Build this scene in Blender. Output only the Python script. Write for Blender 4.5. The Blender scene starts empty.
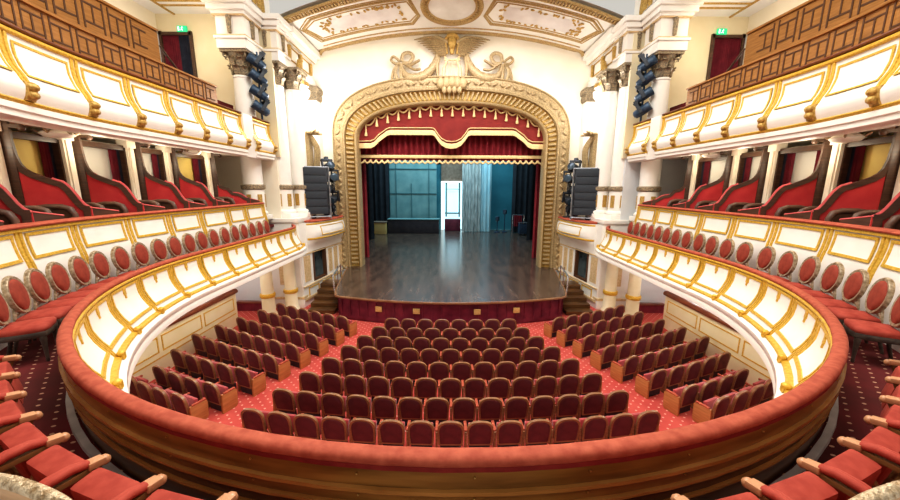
import bpy, bmesh, math, random
from mathutils import Vector, Matrix
random.seed(7)
PI = math.pi; HP = PI/2
CZ = 5.05            # height of the viewpoint above the stalls floor
C = bpy.context.scene.collection
BASE = {}            # root name -> base location of that thing

# ------------------------------------------------------------------ materials
def _mat(name):
    m = bpy.data.materials.new(name); m.use_nodes = True
    nt = m.node_tree; b = nt.nodes['Principled BSDF']
    return m, nt, b
def col4(c): return (c[0], c[1], c[2], 1)
def plain(name, c, rough=.6, metal=0, c2=None, scale=8, bump=0, sheen=0, emit=None, estr=0, detail=3, coat=0, stretch=None):
    m, nt, b = _mat(name)
    b.inputs['Roughness'].default_value = rough
    b.inputs['Metallic'].default_value = metal
    b.inputs['Base Color'].default_value = col4(c)
    if sheen: b.inputs['Sheen Weight'].default_value = sheen
    if coat: b.inputs['Coat Weight'].default_value = coat
    tc = nt.nodes.new('ShaderNodeTexCoord'); mp = nt.nodes.new('ShaderNodeMapping')
    nt.links.new(tc.outputs['Object'], mp.inputs['Vector'])
    if stretch: mp.inputs['Scale'].default_value = stretch
    nz = nt.nodes.new('ShaderNodeTexNoise'); nz.inputs['Scale'].default_value = scale; nz.inputs['Detail'].default_value = detail
    nt.links.new(mp.outputs['Vector'], nz.inputs['Vector'])
    if c2 is not None:
        rp = nt.nodes.new('ShaderNodeValToRGB')
        rp.color_ramp.elements[0].position = .32; rp.color_ramp.elements[1].position = .68
        rp.color_ramp.elements[0].color = col4(c); rp.color_ramp.elements[1].color = col4(c2)
        nt.links.new(nz.outputs['Fac'], rp.inputs['Fac']); nt.links.new(rp.outputs['Color'], b.inputs['Base Color'])
    if bump:
        bp = nt.nodes.new('ShaderNodeBump'); bp.inputs['Strength'].default_value = bump; bp.inputs['Distance'].default_value = .02
        nt.links.new(nz.outputs['Fac'], bp.inputs['Height']); nt.links.new(bp.outputs['Normal'], b.inputs['Normal'])
    if emit:
        b.inputs['Emission Color'].default_value = col4(emit); b.inputs['Emission Strength'].default_value = estr
    return m
def carpet(name, c, c2, dot, sc=7.0, size=.16, aspect=(1.0, 2.2)):
    m, nt, b = _mat(name); N = nt.nodes.new; L = nt.links.new
    b.inputs['Roughness'].default_value = .95
    tc = N('ShaderNodeTexCoord'); nz = N('ShaderNodeTexNoise'); nz.inputs['Scale'].default_value = 1.6; nz.inputs['Detail'].default_value = 5
    L(tc.outputs['Object'], nz.inputs['Vector'])
    rp = N('ShaderNodeValToRGB'); rp.color_ramp.elements[0].position = .35; rp.color_ramp.elements[1].position = .65
    rp.color_ramp.elements[0].color = col4(c); rp.color_ramp.elements[1].color = col4(c2); L(nz.outputs['Fac'], rp.inputs['Fac'])
    ds = []
    for off in (0, .5):
        mp = N('ShaderNodeMapping'); mp.inputs['Scale'].default_value = (sc, sc, 0); mp.inputs['Location'].default_value = (off, off, 0)
        L(tc.outputs['Object'], mp.inputs['Vector'])
        fr = N('ShaderNodeVectorMath'); fr.operation = 'FRACTION'; L(mp.outputs['Vector'], fr.inputs[0])
        sb = N('ShaderNodeVectorMath'); sb.operation = 'SUBTRACT'; L(fr.outputs[0], sb.inputs[0]); sb.inputs[1].default_value = (.5, .5, 0)
        ml = N('ShaderNodeVectorMath'); ml.operation = 'MULTIPLY'; L(sb.outputs[0], ml.inputs[0]); ml.inputs[1].default_value = (aspect[0], aspect[1], 0)
        ln = N('ShaderNodeVectorMath'); ln.operation = 'LENGTH'; L(ml.outputs[0], ln.inputs[0]); ds.append(ln.outputs['Value'])
    mn = N('ShaderNodeMath'); mn.operation = 'MINIMUM'; L(ds[0], mn.inputs[0]); L(ds[1], mn.inputs[1])
    lt = N('ShaderNodeMath'); lt.operation = 'LESS_THAN'; L(mn.outputs[0], lt.inputs[0]); lt.inputs[1].default_value = size
    mx = N('ShaderNodeMix'); mx.data_type = 'RGBA'; L(lt.outputs[0], mx.inputs['Factor']); L(rp.outputs['Color'], mx.inputs['A']); mx.inputs['B'].default_value = col4(dot)
    L(mx.outputs['Result'], b.inputs['Base Color'])
    return m
def wood(name, c, c2, rough=.4, scale=3.0, stretch=(1, 1, 8), bump=.05):
    return plain(name, c, rough, 0, c2, scale, bump, stretch=stretch, detail=6)

M = {}
M['white'] = plain('white plaster', (.86, .83, .77), .55, c2=(.90, .88, .83), scale=2)
M['panel'] = plain('ivory panel', (.90, .87, .80), .5, c2=(.94, .92, .87), scale=3)
M['cream'] = plain('cream wall paint', (.80, .70, .47), .65, c2=(.85, .76, .55), scale=1.2)
M['pale'] = plain('pale wall paint', (.88, .81, .66), .65, c2=(.93, .87, .74), scale=.8)
M['cool'] = plain('cool grey wall paint', (.66, .69, .72), .7, c2=(.73, .74, .75), scale=1)
M['ivory2'] = plain('parterre ivory paint', (.88, .80, .54), .55, c2=(.92, .86, .64), scale=2)
M['gold'] = plain('gilding', (.62, .36, .03), .42, .25, (.86, .56, .10), 30, .12)
M['cap'] = plain('tarnished gilding', (.13, .11, .09), .5, .3, (.46, .36, .22), 22, .5)
M['tan'] = plain('tan gilt fillet', (.62, .44, .22), .5, .1, (.78, .60, .36), 12)
M['gold_dark'] = plain('old gilding', (.34, .20, .04), .5, .3, (.66, .44, .14), 24, .35)
M['gold_pale'] = plain('pale gilding', (.29, .205, .10), .5, .2, (.53, .40, .215), 18, .8)
M['gold_fine'] = plain('carved gilding', (.33, .235, .11), .5, .2, (.58, .43, .225), 40, .8)
M['velvet_rail'] = plain('coral velvet', (.36, .064, .033), .8, 0, (.49, .115, .062), 14, .25)
M['velvet_seat'] = plain('scarlet seat velvet', (.34, .040, .024), .8, 0, (.45, .072, .045), 10, .2)
M['velvet_oval'] = plain('russet oval velvet', (.24, .034, .018), .8, 0, (.35, .06, .033), 10, .2)
M['velvet_box'] = plain('red box lining', (.46, .028, .035), .9, 0, (.56, .05, .05), 3, .1)
M['trim_red'] = plain('rose velvet piping', (.50, .07, .08), .85, 0, (.60, .12, .11), 8, .1)
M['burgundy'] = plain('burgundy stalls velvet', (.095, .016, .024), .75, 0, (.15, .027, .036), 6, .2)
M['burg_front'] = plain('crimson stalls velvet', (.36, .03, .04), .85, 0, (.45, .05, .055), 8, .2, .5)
M['wood_seat'] = wood('brown seat wood', (.20, .09, .04), (.34, .18, .085), .35)
M['wood_end'] = wood('honey seat wood', (.42, .17, .06), (.55, .25, .10), .4)
M['wood_gal'] = wood('orange gallery wood', (.27, .115, .022), (.42, .19, .05), .38, 2.5, (1, 1, 10))
M['groove'] = plain('dark groove', (.10, .04, .015), .7)
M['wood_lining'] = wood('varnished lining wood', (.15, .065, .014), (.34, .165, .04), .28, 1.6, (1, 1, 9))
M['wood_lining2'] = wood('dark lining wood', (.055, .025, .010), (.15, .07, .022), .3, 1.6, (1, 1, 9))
M['wood_lining3'] = wood('bright lining bead', (.34, .15, .035), (.58, .30, .09), .25, 1.6, (1, 1, 9))
M['wood_trim'] = wood('dark box wood', (.055, .028, .018), (.10, .05, .03), .4)
M['wood_rail'] = wood('mahogany rail', (.14, .035, .018), (.24, .07, .03), .3)
M['leather'] = plain('brown leather', (.07, .035, .025), .5, 0, (.13, .065, .04), 5)
M['silver'] = plain('champagne gilt', (.26, .19, .11), .35, .4, (.62, .52, .38), 25, .3)
M['dark_leg'] = plain('dark leg wood', (.05, .035, .03), .4, 0, (.11, .08, .06), 12)
M['arm_wood'] = wood('pink arm wood', (.50, .24, .12), (.66, .36, .20), .35)
M['back_wood'] = wood('golden chair wood', (.40, .19, .06), (.56, .30, .11), .35)
M['arm_frame'] = wood('dark golden arm wood', (.16, .08, .03), (.34, .18, .07), .35)
M['velvet_dark'] = plain('dark red velvet edge', (.20, .012, .012), .85, 0, (.28, .025, .02), 10, .2)
M['brass'] = plain('brass', (.60, .42, .16), .3, .9)
M['black'] = plain('black cloth', (.008, .010, .014), .9, 0, (.018, .022, .028), 2)
M['black_metal'] = plain('black metal', (.02, .025, .035), .45, .3, (.05, .06, .075), 9)
M['speaker'] = plain('speaker grille', (.018, .025, .035), .6, 0, (.035, .045, .06), 60, .3)
M['blue_metal'] = plain('blue black metal', (.02, .045, .085), .45, .3, (.06, .10, .16), 9)
M['lens'] = plain('lamp lens', (.05, .08, .11), .12, .2)
M['batten'] = plain('dull teal batten', (.08, .19, .20), .7)
M['platform'] = plain('dark platform boards', (.028, .024, .03), .6, 0, (.05, .04, .045), 3)
M['grey'] = plain('grey stone strip', (.42, .40, .37), .5, 0, (.60, .58, .54), 4, .15)
M['chrome'] = plain('steel tube', (.55, .56, .58), .25, .9)
M['carved'] = plain('carved gilt crest', (.30, .19, .09), .4, .3, (.74, .60, .42), 45, .9)
M['vault_gold'] = plain('vault gilding', (.34, .22, .08), .5, .2, (.56, .39, .17), 20, .5)
M['steel'] = plain('dull steel', (.20, .22, .25), .4, .6, (.34, .36, .4), 8)
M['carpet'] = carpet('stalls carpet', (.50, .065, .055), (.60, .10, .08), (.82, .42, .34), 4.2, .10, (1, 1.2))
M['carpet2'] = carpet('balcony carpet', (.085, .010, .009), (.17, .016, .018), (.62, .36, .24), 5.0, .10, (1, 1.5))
M['stage'] = plain('dark stage boards', (.060, .040, .032), .2, 0, (.13, .085, .062), 1.2, .04, detail=8, stretch=(3, .6, 1))
M['stage_front'] = plain('burgundy stage front', (.10, .012, .03), .4, 0, (.20, .03, .055), 3)
M['curtain'] = plain('burgundy curtain', (.19, .008, .018), .85, 0, (.28, .02, .03), 3, .1)
M['valance'] = plain('red valance cloth', (.19, .016, .014), .85, 0, (.25, .026, .02), 2, .1)
M['curtain_dk'] = plain('dark red curtain', (.13, .008, .02), .85, 0, (.20, .015, .03), 5)
M['curtain_bl'] = plain('blue black curtain', (.014, .018, .035), .85, 0, (.03, .035, .06), 5)
M['braid'] = plain('gold braid', (.80, .58, .26), .6, .1, (.90, .72, .40), 20, .2)
M['teal'] = plain('teal flat', (.02, .15, .20), .7, 0, (.04, .22, .27), .5)
M['teal2'] = plain('grey teal flat', (.13, .27, .27), .7, 0, (.22, .37, .36), 1.1, detail=6)
M['brick'] = plain('brown brick wall', (.20, .13, .09), .8, 0, (.30, .21, .15), 4)
M['cloth'] = plain('streaked grey cloth', (.62, .64, .60), .8, 0, (.22, .25, .24), 3.2, .2, stretch=(3, 1, .35), detail=5)
M['cloth2'] = plain('pale teal cloth', (.50, .68, .70), .8, 0, (.30, .52, .58), 2.2, .2, stretch=(3, 1, .3), detail=5)
M['glow'] = plain('lit corridor', (.7, .9, 1), .6, emit=(.62, .92, 1.0), estr=.85)
M['vent'] = plain('vent plate', (.55, .36, .12), .5, c2=(.7, .5, .2), scale=20)
M['tvscreen'] = plain('dark glass', (.02, .03, .035), .15, 0, (.10, .14, .15), 1.5)
M['green'] = plain('exit green', (.02, .50, .22), .4, emit=(.02, .55, .25), estr=.8)
M['signwhite'] = plain('sign white', (.9, .95, .92), .4, emit=(.9, 1, .95), estr=.8)
M['yellow'] = plain('ochre lobby paint', (.66, .50, .14), .7, c2=(.74, .58, .2), scale=1.2)
M['lobby'] = plain('pale lobby paint', (.74, .74, .68), .7, c2=(.80, .79, .72), scale=1.2)
M['soffit'] = plain('grey soffit', (.84, .83, .82), .7, c2=(.88, .87, .86), scale=1)
M['lampglow'] = plain('floodlight face', (1, 1, 1), .4, emit=(1, .97, .92), estr=14)
M['painting'] = plain('ceiling painting', (.66, .60, .58), .7, c2=(.84, .80, .78), scale=1.1, detail=5)
M['sky_paint'] = plain('medallion painting', (.72, .69, .64), .7, c2=(.88, .86, .82), scale=1.3, detail=5)

# ------------------------------------------------------------------ mesh builder
class MB:
    def __init__(s): s.v = []; s.f = []
    def add(s, vs, fs):
        n = len(s.v); s.v += [tuple(p) for p in vs]; s.f += [tuple(i+n for i in f) for f in fs]; return s
    def box(s, c, d, rz=0, ry=0, rx=0, taper=None):
        hx, hy, hz = d[0]/2, d[1]/2, d[2]/2
        pts = [(-hx,-hy,-hz),(hx,-hy,-hz),(hx,hy,-hz),(-hx,hy,-hz),(-hx,-hy,hz),(hx,-hy,hz),(hx,hy,hz),(-hx,hy,hz)]
        if taper: pts = [(p[0]*(taper if p[2] > 0 else 1), p[1]*(taper if p[2] > 0 else 1), p[2]) for p in pts]
        R = Matrix.Rotation(rz, 3, 'Z') @ Matrix.Rotation(ry, 3, 'Y') @ Matrix.Rotation(rx, 3, 'X')
        return s.add([tuple(R @ Vector(p) + Vector(c)) for p in pts], [(0,3,2,1),(4,5,6,7),(0,1,5,4),(1,2,6,5),(2,3,7,6),(3,0,4,7)])
    def loft(s, rings, close=True, cap=True, cyc=False):
        n = len(rings[0]); vs = [p for r in rings for p in r]; fs = []
        m = len(rings)
        for i in range(m if cyc else m-1):
            a = i*n; b = ((i+1) % m)*n
            for j in range(n if close else n-1):
                k = (j+1) % n; fs.append((a+j, a+k, b+k, b+j))
        if cap and close and not cyc:
            fs.append(tuple(range(n-1, -1, -1))); fs.append(tuple((m-1)*n+j for j in range(n)))
        return s.add(vs, fs)
    def tube(s, pts, r, n=8, cap=True, cyc=False, flat=1.0):
        P = [Vector(p) for p in pts]; m = len(P)
        rs = r if isinstance(r, (list, tuple)) else [r]*m
        rings = []; up0 = None
        for i in range(m):
            if cyc: t = P[(i+1) % m]-P[i-1]
            else: t = (P[min(i+1, m-1)]-P[max(i-1, 0)])
            t.normalize()
            if up0 is None:
                up = Vector((0,0,1)) if abs(t.z) < .9 else Vector((0,1,0))
            else: up = up0
            x = t.cross(up); x.normalize(); up = x.cross(t); up.normalize(); up0 = up
            rings.append([tuple(P[i] + x*math.cos(2*PI*j/n)*rs[i] + up*math.sin(2*PI*j/n)*rs[i]*flat) for j in range(n)])
        return s.loft(rings, True, cap, cyc)
    def lathe(s, prof, c=(0,0,0), n=16, sx=1, sy=1):
        rings = [[(c[0]+r*sx*math.cos(2*PI*j/n), c[1]+r*sy*math.sin(2*PI*j/n), c[2]+z) for j in range(n)] for r, z in prof]
        return s.loft(rings)
    def ell(s, c, r, n=12, m=8, R=None):
        rings = []
        for i in range(m+1):
            a = -HP + PI*i/m
            ring = []
            for j in range(n):
                p = Vector((max(math.cos(a), .02)*math.cos(2*PI*j/n)*r[0], max(math.cos(a), .02)*math.sin(2*PI*j/n)*r[1], math.sin(a)*r[2]))
                if R: p = R @ p
                ring.append(tuple(p+Vector(c)))
            rings.append(ring)
        return s.loft(rings)
    def rbox(s, c, d, r=.03, rz=0):
        return s.box(c, d, rz)
    def slab(s, outline, y0, y1):       # outline of (x, z) extruded along y
        n = len(outline)
        return s.loft([[(x, y0, z) for x, z in outline], [(x, y1, z) for x, z in outline]])
    def sheet(s, grid):
        n = len(grid[0]); vs = [p for r in grid for p in r]; fs = []
        for i in range(len(grid)-1):
            for j in range(n-1): fs.append((i*n+j, i*n+j+1, (i+1)*n+j+1, (i+1)*n+j))
        return s.add(vs, fs)
    def xf(s, loc=(0,0,0), rz=0):
        c, d = math.cos(rz), math.sin(rz)
        s.v = [(loc[0]+x*c-y*d, loc[1]+x*d+y*c, loc[2]+z) for x, y, z in s.v]; return s
    def mirror(s): s.v = [(-x, y, z) for x, y, z in s.v]; return s
    def build(s, name, mat, parent=None, angle=38, bevel=0, origin=None):
        if parent is not None: b = BASE[parent.name]
        elif origin is not None: b = origin
        else:
            xs = [p[0] for p in s.v]; ys = [p[1] for p in s.v]; zs = [p[2] for p in s.v]
            b = ((min(xs)+max(xs))/2, (min(ys)+max(ys))/2, min(zs))
        me = bpy.data.meshes.new(name)
        me.from_pydata([(x-b[0], y-b[1], z-b[2]) for x, y, z in s.v], [], s.f)
        bm = bmesh.new(); bm.from_mesh(me); bmesh.ops.recalc_face_normals(bm, faces=bm.faces[:])
        if bevel:
            es = [e for e in bm.edges if len(e.link_faces) == 2 and e.calc_face_angle(0) > .6]
            bmesh.ops.bevel(bm, geom=es, offset=bevel, segments=2, profile=.6, affect='EDGES', clamp_overlap=True)
        bm.to_mesh(me); bm.free()
        me.polygons.foreach_set('use_smooth', [True]*len(me.polygons)); me.set_sharp_from_angle(angle=math.radians(angle))
        me.materials.append(mat)
        o = bpy.data.objects.new(name, me); C.objects.link(o)
        if parent is not None: o.parent = parent
        else: o.location = b
        BASE[o.name] = b
        return o

def tag(o, label=None, cat=None, group=None, kind=None):
    if label: o['label'] = label
    if cat: o['category'] = cat
    if group: o['group'] = group
    if kind: o['kind'] = kind
    return o
def thing(name, label, cat, loc=(0,0,0), group=None):
    o = bpy.data.objects.new(name, None); C.objects.link(o); o.location = loc; o.empty_display_size = .2
    BASE[o.name] = tuple(loc)
    return tag(o, label, cat, group)
def struct(o): o['kind'] = 'structure'; return o
def dup(root, loc, rotz, label, group=None):
    r = root.copy(); C.objects.link(r); r.location = loc; r.rotation_euler = (0, 0, rotz)
    r['label'] = label
    if group: r['group'] = group
    BASE[r.name] = tuple(loc)
    for ch in list(root.children):
        c = ch.copy(); C.objects.link(c); c.parent = r; BASE[c.name] = tuple(loc)
        for g in list(ch.children):
            d = g.copy(); C.objects.link(d); d.parent = c; BASE[d.name] = tuple(loc)
    return r
ORD = ['first','second','third','fourth','fifth','sixth','seventh','eighth','ninth','tenth','eleventh','twelfth','thirteenth','fourteenth','fifteenth','sixteenth','seventeenth','eighteenth','nineteenth','twentieth']

# ------------------------------------------------------------------ the horseshoe plan
CY = 7.6
def U(q, r, bend=False):
    s = -1 if q < 0 else 1; a = abs(q)
    if bend: r += .055
    if a <= HP: x, y = r*math.sin(a), CY - r*math.cos(a)
    else:
        d = a-HP; x, y = r, CY+d
        if bend and d > 4.7: x += .26*(d-4.7)**2
    return s*x, y
def qs(q0, q1):
    out = [q0]; q = q0
    while True:
        st = .06 if -HP-1e-6 <= q < HP-1e-6 else .22
        nq = q+st
        for k in (-HP, HP):
            if q < k-1e-6 < nq: nq = k
        if nq >= q1-1e-6: break
        out.append(nq); q = nq
    return out+[q1]
def usweep(mb, prof, q0, q1, closed=True, bend=False):
    rings = []
    for q in qs(q0, q1):
        ring = []
        for r, z in prof:
            x, y = U(q, r, bend); ring.append((x, y, z))
        rings.append(ring)
    return mb.loft(rings, closed, closed)
class Prof:
    def __init__(s, pts):
        s.p = pts; s.L = [0]
        for a, b in zip(pts, pts[1:]): s.L.append(s.L[-1]+math.hypot(b[0]-a[0], b[1]-a[1]))
    def at(s, t):
        d = t*s.L[-1]
        for i in range(len(s.p)-1):
            if d <= s.L[i+1]+1e-9:
                k = (d-s.L[i])/(s.L[i+1]-s.L[i]); a, b = s.p[i], s.p[i+1]
                return a[0]+(b[0]-a[0])*k, a[1]+(b[1]-a[1])*k
        return s.p[-1]
def patch(mb, prof, q0, q1, s0, s1, off, th=.03, ns=3, bend=False):
    """a slab lying on the horseshoe surface, from -th below to off above it"""
    if q0 > q1: q0, q1 = q1, q0
    Q = qs(q0, q1)
    rings = []
    for q in Q:
        front = []; back = []
        for i in range(ns+1):
            r, z = prof.at(s0+(s1-s0)*i/ns)
            x, y = U(q, r-off, bend); front.append((x, y, z))
            x, y = U(q, r-off+th, bend); back.append((x, y, z))
        rings.append(front+back[::-1])
    return mb.loft(rings)
def frame(mb, prof, q0, q1, s0, s1, off, w, ws, th=.02, ns=4, bend=False, rr=7.0):
    if q0 > q1: q0, q1 = q1, q0
    patch(mb, prof, q0, q1, s0, s0+ws, off, th, 1, bend); patch(mb, prof, q0, q1, s1-ws, s1, off, th, 1, bend)
    patch(mb, prof, q0, q0+dq(q0, w, rr), s0+ws, s1-ws, off, th, ns, bend); patch(mb, prof, q1-dq(q1, w, rr), q1, s0+ws, s1-ws, off, th, ns, bend)
def MQ(m, rr):        # metres along the horseshoe from its middle -> plan parameter
    s = -1 if m < 0 else 1; a = abs(m)
    return s*(a/rr if a < HP*rr else HP+a-HP*rr)
def QM(q, rr):
    s = -1 if q < 0 else 1; a = abs(q)
    return s*(a*rr if a < HP else HP*rr+a-HP)
def dq(q, m, r):      # a length of m metres as a step of the plan parameter at q
    return m/r if abs(q) < HP-1e-6 else m

def smooth_path(P, k=4):      # Catmull-Rom through the given points
    P = [Vector(p) for p in P]; out = []
    for i in range(len(P)-1):
        a, b, c, d = P[max(i-1, 0)], P[i], P[i+1], P[min(i+2, len(P)-1)]
        for j in range(k):
            t = j/k; out.append(tuple(.5*((2*b)+(c-a)*t+(2*a-5*b+4*c-d)*t*t+(3*b-3*c+d-a)*t**3)))
    return out+[tuple(P[-1])]
def at(u, v, Y):      # a point on the depth plane Y as seen from the viewpoint
    f = 340; p = math.atan(63/340); c, s = math.cos(p), math.sin(p); a = (250-v)/f
    rx, ry, rz = (u-450)/f, c+a*s, -s+a*c
    t = Y/ry
    return rx*t, rz*t
# ------------------------------------------------------------------ the setting
Z_ST, Z_BAL, Z_STAGE = -5.05, -2.2, -4.1
QE = HP+6.0
struct(MB().box((0, 8.0, Z_ST-.1), (22, 21, .2)).build('floor', M['carpet']))
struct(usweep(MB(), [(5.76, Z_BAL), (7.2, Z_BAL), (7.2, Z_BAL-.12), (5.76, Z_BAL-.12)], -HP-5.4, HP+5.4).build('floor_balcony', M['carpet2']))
struct(usweep(MB(), [(5.70, Z_BAL-.13), (9.9, Z_BAL-.13), (9.9, Z_BAL-.26), (5.70, Z_BAL-.26)], -HP-5.4, HP+5.4).build('ceiling_under_balcony', M['white']))
for s, side in ((-1, 'left'), (1, 'right')):
    q0, q1 = (HP-.62, HP+6.1) if s > 0 else (-HP-6.1, -HP+.62)
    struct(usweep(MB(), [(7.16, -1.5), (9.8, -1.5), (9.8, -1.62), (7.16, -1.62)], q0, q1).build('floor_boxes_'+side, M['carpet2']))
    struct(usweep(MB(), [(7.06, 1.10), (9.8, 1.10), (9.8, 1.22), (7.06, 1.22)], q0, q1).build('ceiling_boxes_'+side, M['pale']))
    struct(usweep(MB(), [(9.8, -1.5), (9.95, -1.5), (9.95, 1.22), (9.8, 1.22)], q0, q1).build('wall_boxes_'+side, M['cream']))
    struct(usweep(MB(), [(9.8, Z_ST), (9.95, Z_ST), (9.95, -1.6), (9.8, -1.6)], q0, q1).build('wall_parterre_'+side, M['cool']))
    # gallery: two stepped floors, side wall, soffit
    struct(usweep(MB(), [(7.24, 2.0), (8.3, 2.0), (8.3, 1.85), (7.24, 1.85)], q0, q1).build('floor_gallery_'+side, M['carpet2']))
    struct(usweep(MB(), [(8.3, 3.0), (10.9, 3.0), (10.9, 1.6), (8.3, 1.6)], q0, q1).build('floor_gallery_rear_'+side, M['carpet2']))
    struct(MB().box((s*10.95, 7.03, 3.9), (.1, 13.6, 4.9)).build('wall_gallery_'+side, M['pale']))
    # end walls between the tiers and the proscenium, one per storey
    struct(MB().box((s*8.9, 13.9, -3.3), (4.0, .12, 3.5)).build('wall_end_parterre_'+side, M['cool']))
    struct(MB().box((s*8.9, 13.9, -.2), (4.0, .12, 2.75)).build('wall_end_boxes_'+side, M['pale' if s < 0 else 'cool']))
    eg = MB(); eg.box((s*8.2, 13.9, 3.7), (2.9, .12, 5.1)); eg.box((s*10.33, 13.9, 5.93), (1.36, .12, .74))
    struct(eg.build('wall_end_gallery_'+side, M['cream']))
    # gallery soffit: a flat grey slab with raised mouldings
    sf = MB(); sf.sheet([[(s*7.0, 2.0, 6.2), (s*11, 2.0, 6.2)], [(s*7.0, 13.9, 6.2), (s*11, 13.9, 6.2)]]); sf.sheet([[(s*7.0, 2.0, 6.35), (s*11, 2.0, 6.35)], [(s*7.0, 13.9, 6.35), (s*11, 13.9, 6.35)]])
    so = struct(sf.build('ceiling_gallery_'+side, M['soffit']))
    ml = MB()
    for x in (8.0, 8.25, 10.2): ml.box((s*x, 8, 6.185), (.07, 11.8, .05))
    for y in (13.2, 12.9): ml.box((s*9.1, y, 6.186), (2.2, .06, .05))
    ml.build('moulding', M['gold_dark'], so)

# proscenium wall with its arched opening
def arch(a, zb, h, n, z0=Z_STAGE, nv=10, na=48):
    pts = [(-a, z0+(zb-z0)*i/nv) for i in range(nv)]
    for i in range(na+1):
        t = PI-PI*i/na; c, s = math.cos(t), math.sin(t)
        pts.append((a*math.copysign(abs(c)**(2/n), c), zb+h*abs(s)**(2/n)))
    return pts+[(a, z0+(zb-z0)*(nv-1-i)/nv) for i in range(nv)]
YP = 17.6
inner = arch(5.0, 2.2, 2.1, 2.5)
def torect(p):
    x, z = p
    if z <= 2.2: return (math.copysign(6.95, x), z)
    dx, dz = x, z-2.2; k = min(6.95/abs(dx) if abs(dx) > 1e-6 else 1e9, 5.4/dz if dz > 1e-6 else 1e9)
    return dx*k, 2.2+dz*k
w = MB(); w.loft([[(x, YP, z) for x, z in inner], [(x, YP, z) for x, z in map(torect, inner)]], False, False)
w.loft([[(x, YP+.25, z) for x, z in inner], [(x, YP+.25, z) for x, z in map(torect, inner)]], False, False)
w.loft([[(x, YP, z) for x, z in inner], [(x, YP+.25, z) for x, z in inner]], False, False)
struct(w.build('wall_proscenium', M['pale']))

# vaulted ceiling in front of the proscenium
def VZ(x, y, off=0): return 7.1+(YP-y)*.1-(.0215+.0022*(YP-y))*x*x-off
vx = [-6.9+13.8*i/40 for i in range(41)]; vy = [14.3+3.3*i/8 for i in range(9)]
cv = MB(); cv.sheet([[(x, y, VZ(x, y)) for x in vx] for y in vy]); cv.sheet([[(x, y, VZ(x, y)+.2) for x in vx] for y in vy])
ceil = struct(cv.build('ceiling', M['white']))
def vline(mb, pts, r, off=.0, n=6):     # a gilded bead along the vault, pts in plan
    dense = []
    for (x0, y0), (x1, y1) in zip(pts, pts[1:]):
        for k in range(12): dense.append((x0+(x1-x0)*k/12, y0+(y1-y0)*k/12))
    dense.append(pts[-1]); mb.tube([(x, y, VZ(x, y, off)) for x, y in dense], r, n)
edge = MB()
vline(edge, [(-5.85, 17.42), (5.85, 17.42)], .10); vline(edge, [(-5.9, 17.1), (5.9, 17.1)], .035)
for s in (-1, 1):
    edge.tube([(s*(5.85+.35*math.sin(t)), 17.42, VZ(5.85, 17.42)-.28*(1-math.cos(t))) for t in [k*.26 for k in range(7)]], .09, 6)
edge.build('wall_moulding', M['vault_gold'], ceil)
rib = MB()
for x in [-6.6+13.2*i/110 for i in range(111)]: rib.box((x, 14.42, VZ(x, 14.42)-.03), (.07, .22, .1))
vline(rib, [(-6.6, 14.28), (6.6, 14.28)], .05); vline(rib, [(-6.6, 14.58), (6.6, 14.58)], .045)
rib.build('beaded_rib', M['vault_gold'], ceil)
for s in (-1, 1):
    P0 = [(s*6.1, 15.35), (s*5.75, 16.62), (s*1.75, 16.62), (s*1.42, 16.1), (s*1.75, 14.95), (s*5.6, 14.9), (s*6.1, 15.35)]
    fr = MB(); vline(fr, P0, .055); vline(fr, [(x*1.035-s*.10, 15.8+(y-15.8)*1.13) for x, y in P0], .028); vline(fr, [(x*.965+s*.13, 15.8+(y-15.8)*.80) for x, y in P0], .03)
    fr.build('panel_frame', M['vault_gold'], ceil)
    in_ = MB(); g = []
    for i in range(13):
        x = s*(2.15+3.2*i/12); g.append([(x, y, VZ(x, y, .012)) for y in [15.3+.98*j/5 for j in range(6)]])
    in_.sheet(g); in_.build('painted_panel', M['painting'], ceil)
    le = MB()
    for i in range(60):
        e = random.random(); k = random.random()
        if e < .5: x, y = s*(2.1+3.25*k), random.choice((15.28, 16.3))+random.uniform(-.06, .06)
        else: x, y = s*(random.choice((2.1, 5.35, 5.25, 5.1))+random.uniform(-.1, .1)), 15.3+.98*k
        le.ell((x, y, VZ(x, y, .02)), (.10, .05, .035), 6, 4, Matrix.Rotation(random.random()*3, 3, 'Z'))
    le.build('leaf_scroll', M['gold_dark'], ceil)
md = MB()
for rr, w_ in ((1.22, .09), (1.02, .05)):
    md.tube([(rr*math.cos(t), 15.55+rr*.98*math.sin(t), VZ(rr*math.cos(t), 15.55+rr*.98*math.sin(t), .02)) for t in [2*PI*i/40 for i in range(40)]], w_, 6, False, True)
for i in range(40):
    t = 2*PI*i/40; x, y = 1.12*math.cos(t), 15.55+1.1*math.sin(t); md.ell((x, y, VZ(x, y, .03)), (.06, .06, .06), 6, 4)
md.build('medallion_ring', M['vault_gold'], ceil)
mp = MB(); mp.add([(0, 15.55, VZ(0, 15.55, .015))]+[(1.0*math.cos(t), 15.55+.98*math.sin(t), VZ(math.cos(t), 15.55+.98*math.sin(t), .015)) for t in [2*PI*i/32 for i in range(32)]], [(0, i+1, (i+1) % 32+1) for i in range(32)])
mp.build('medallion_painting', M['sky_paint'], ceil)
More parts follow.
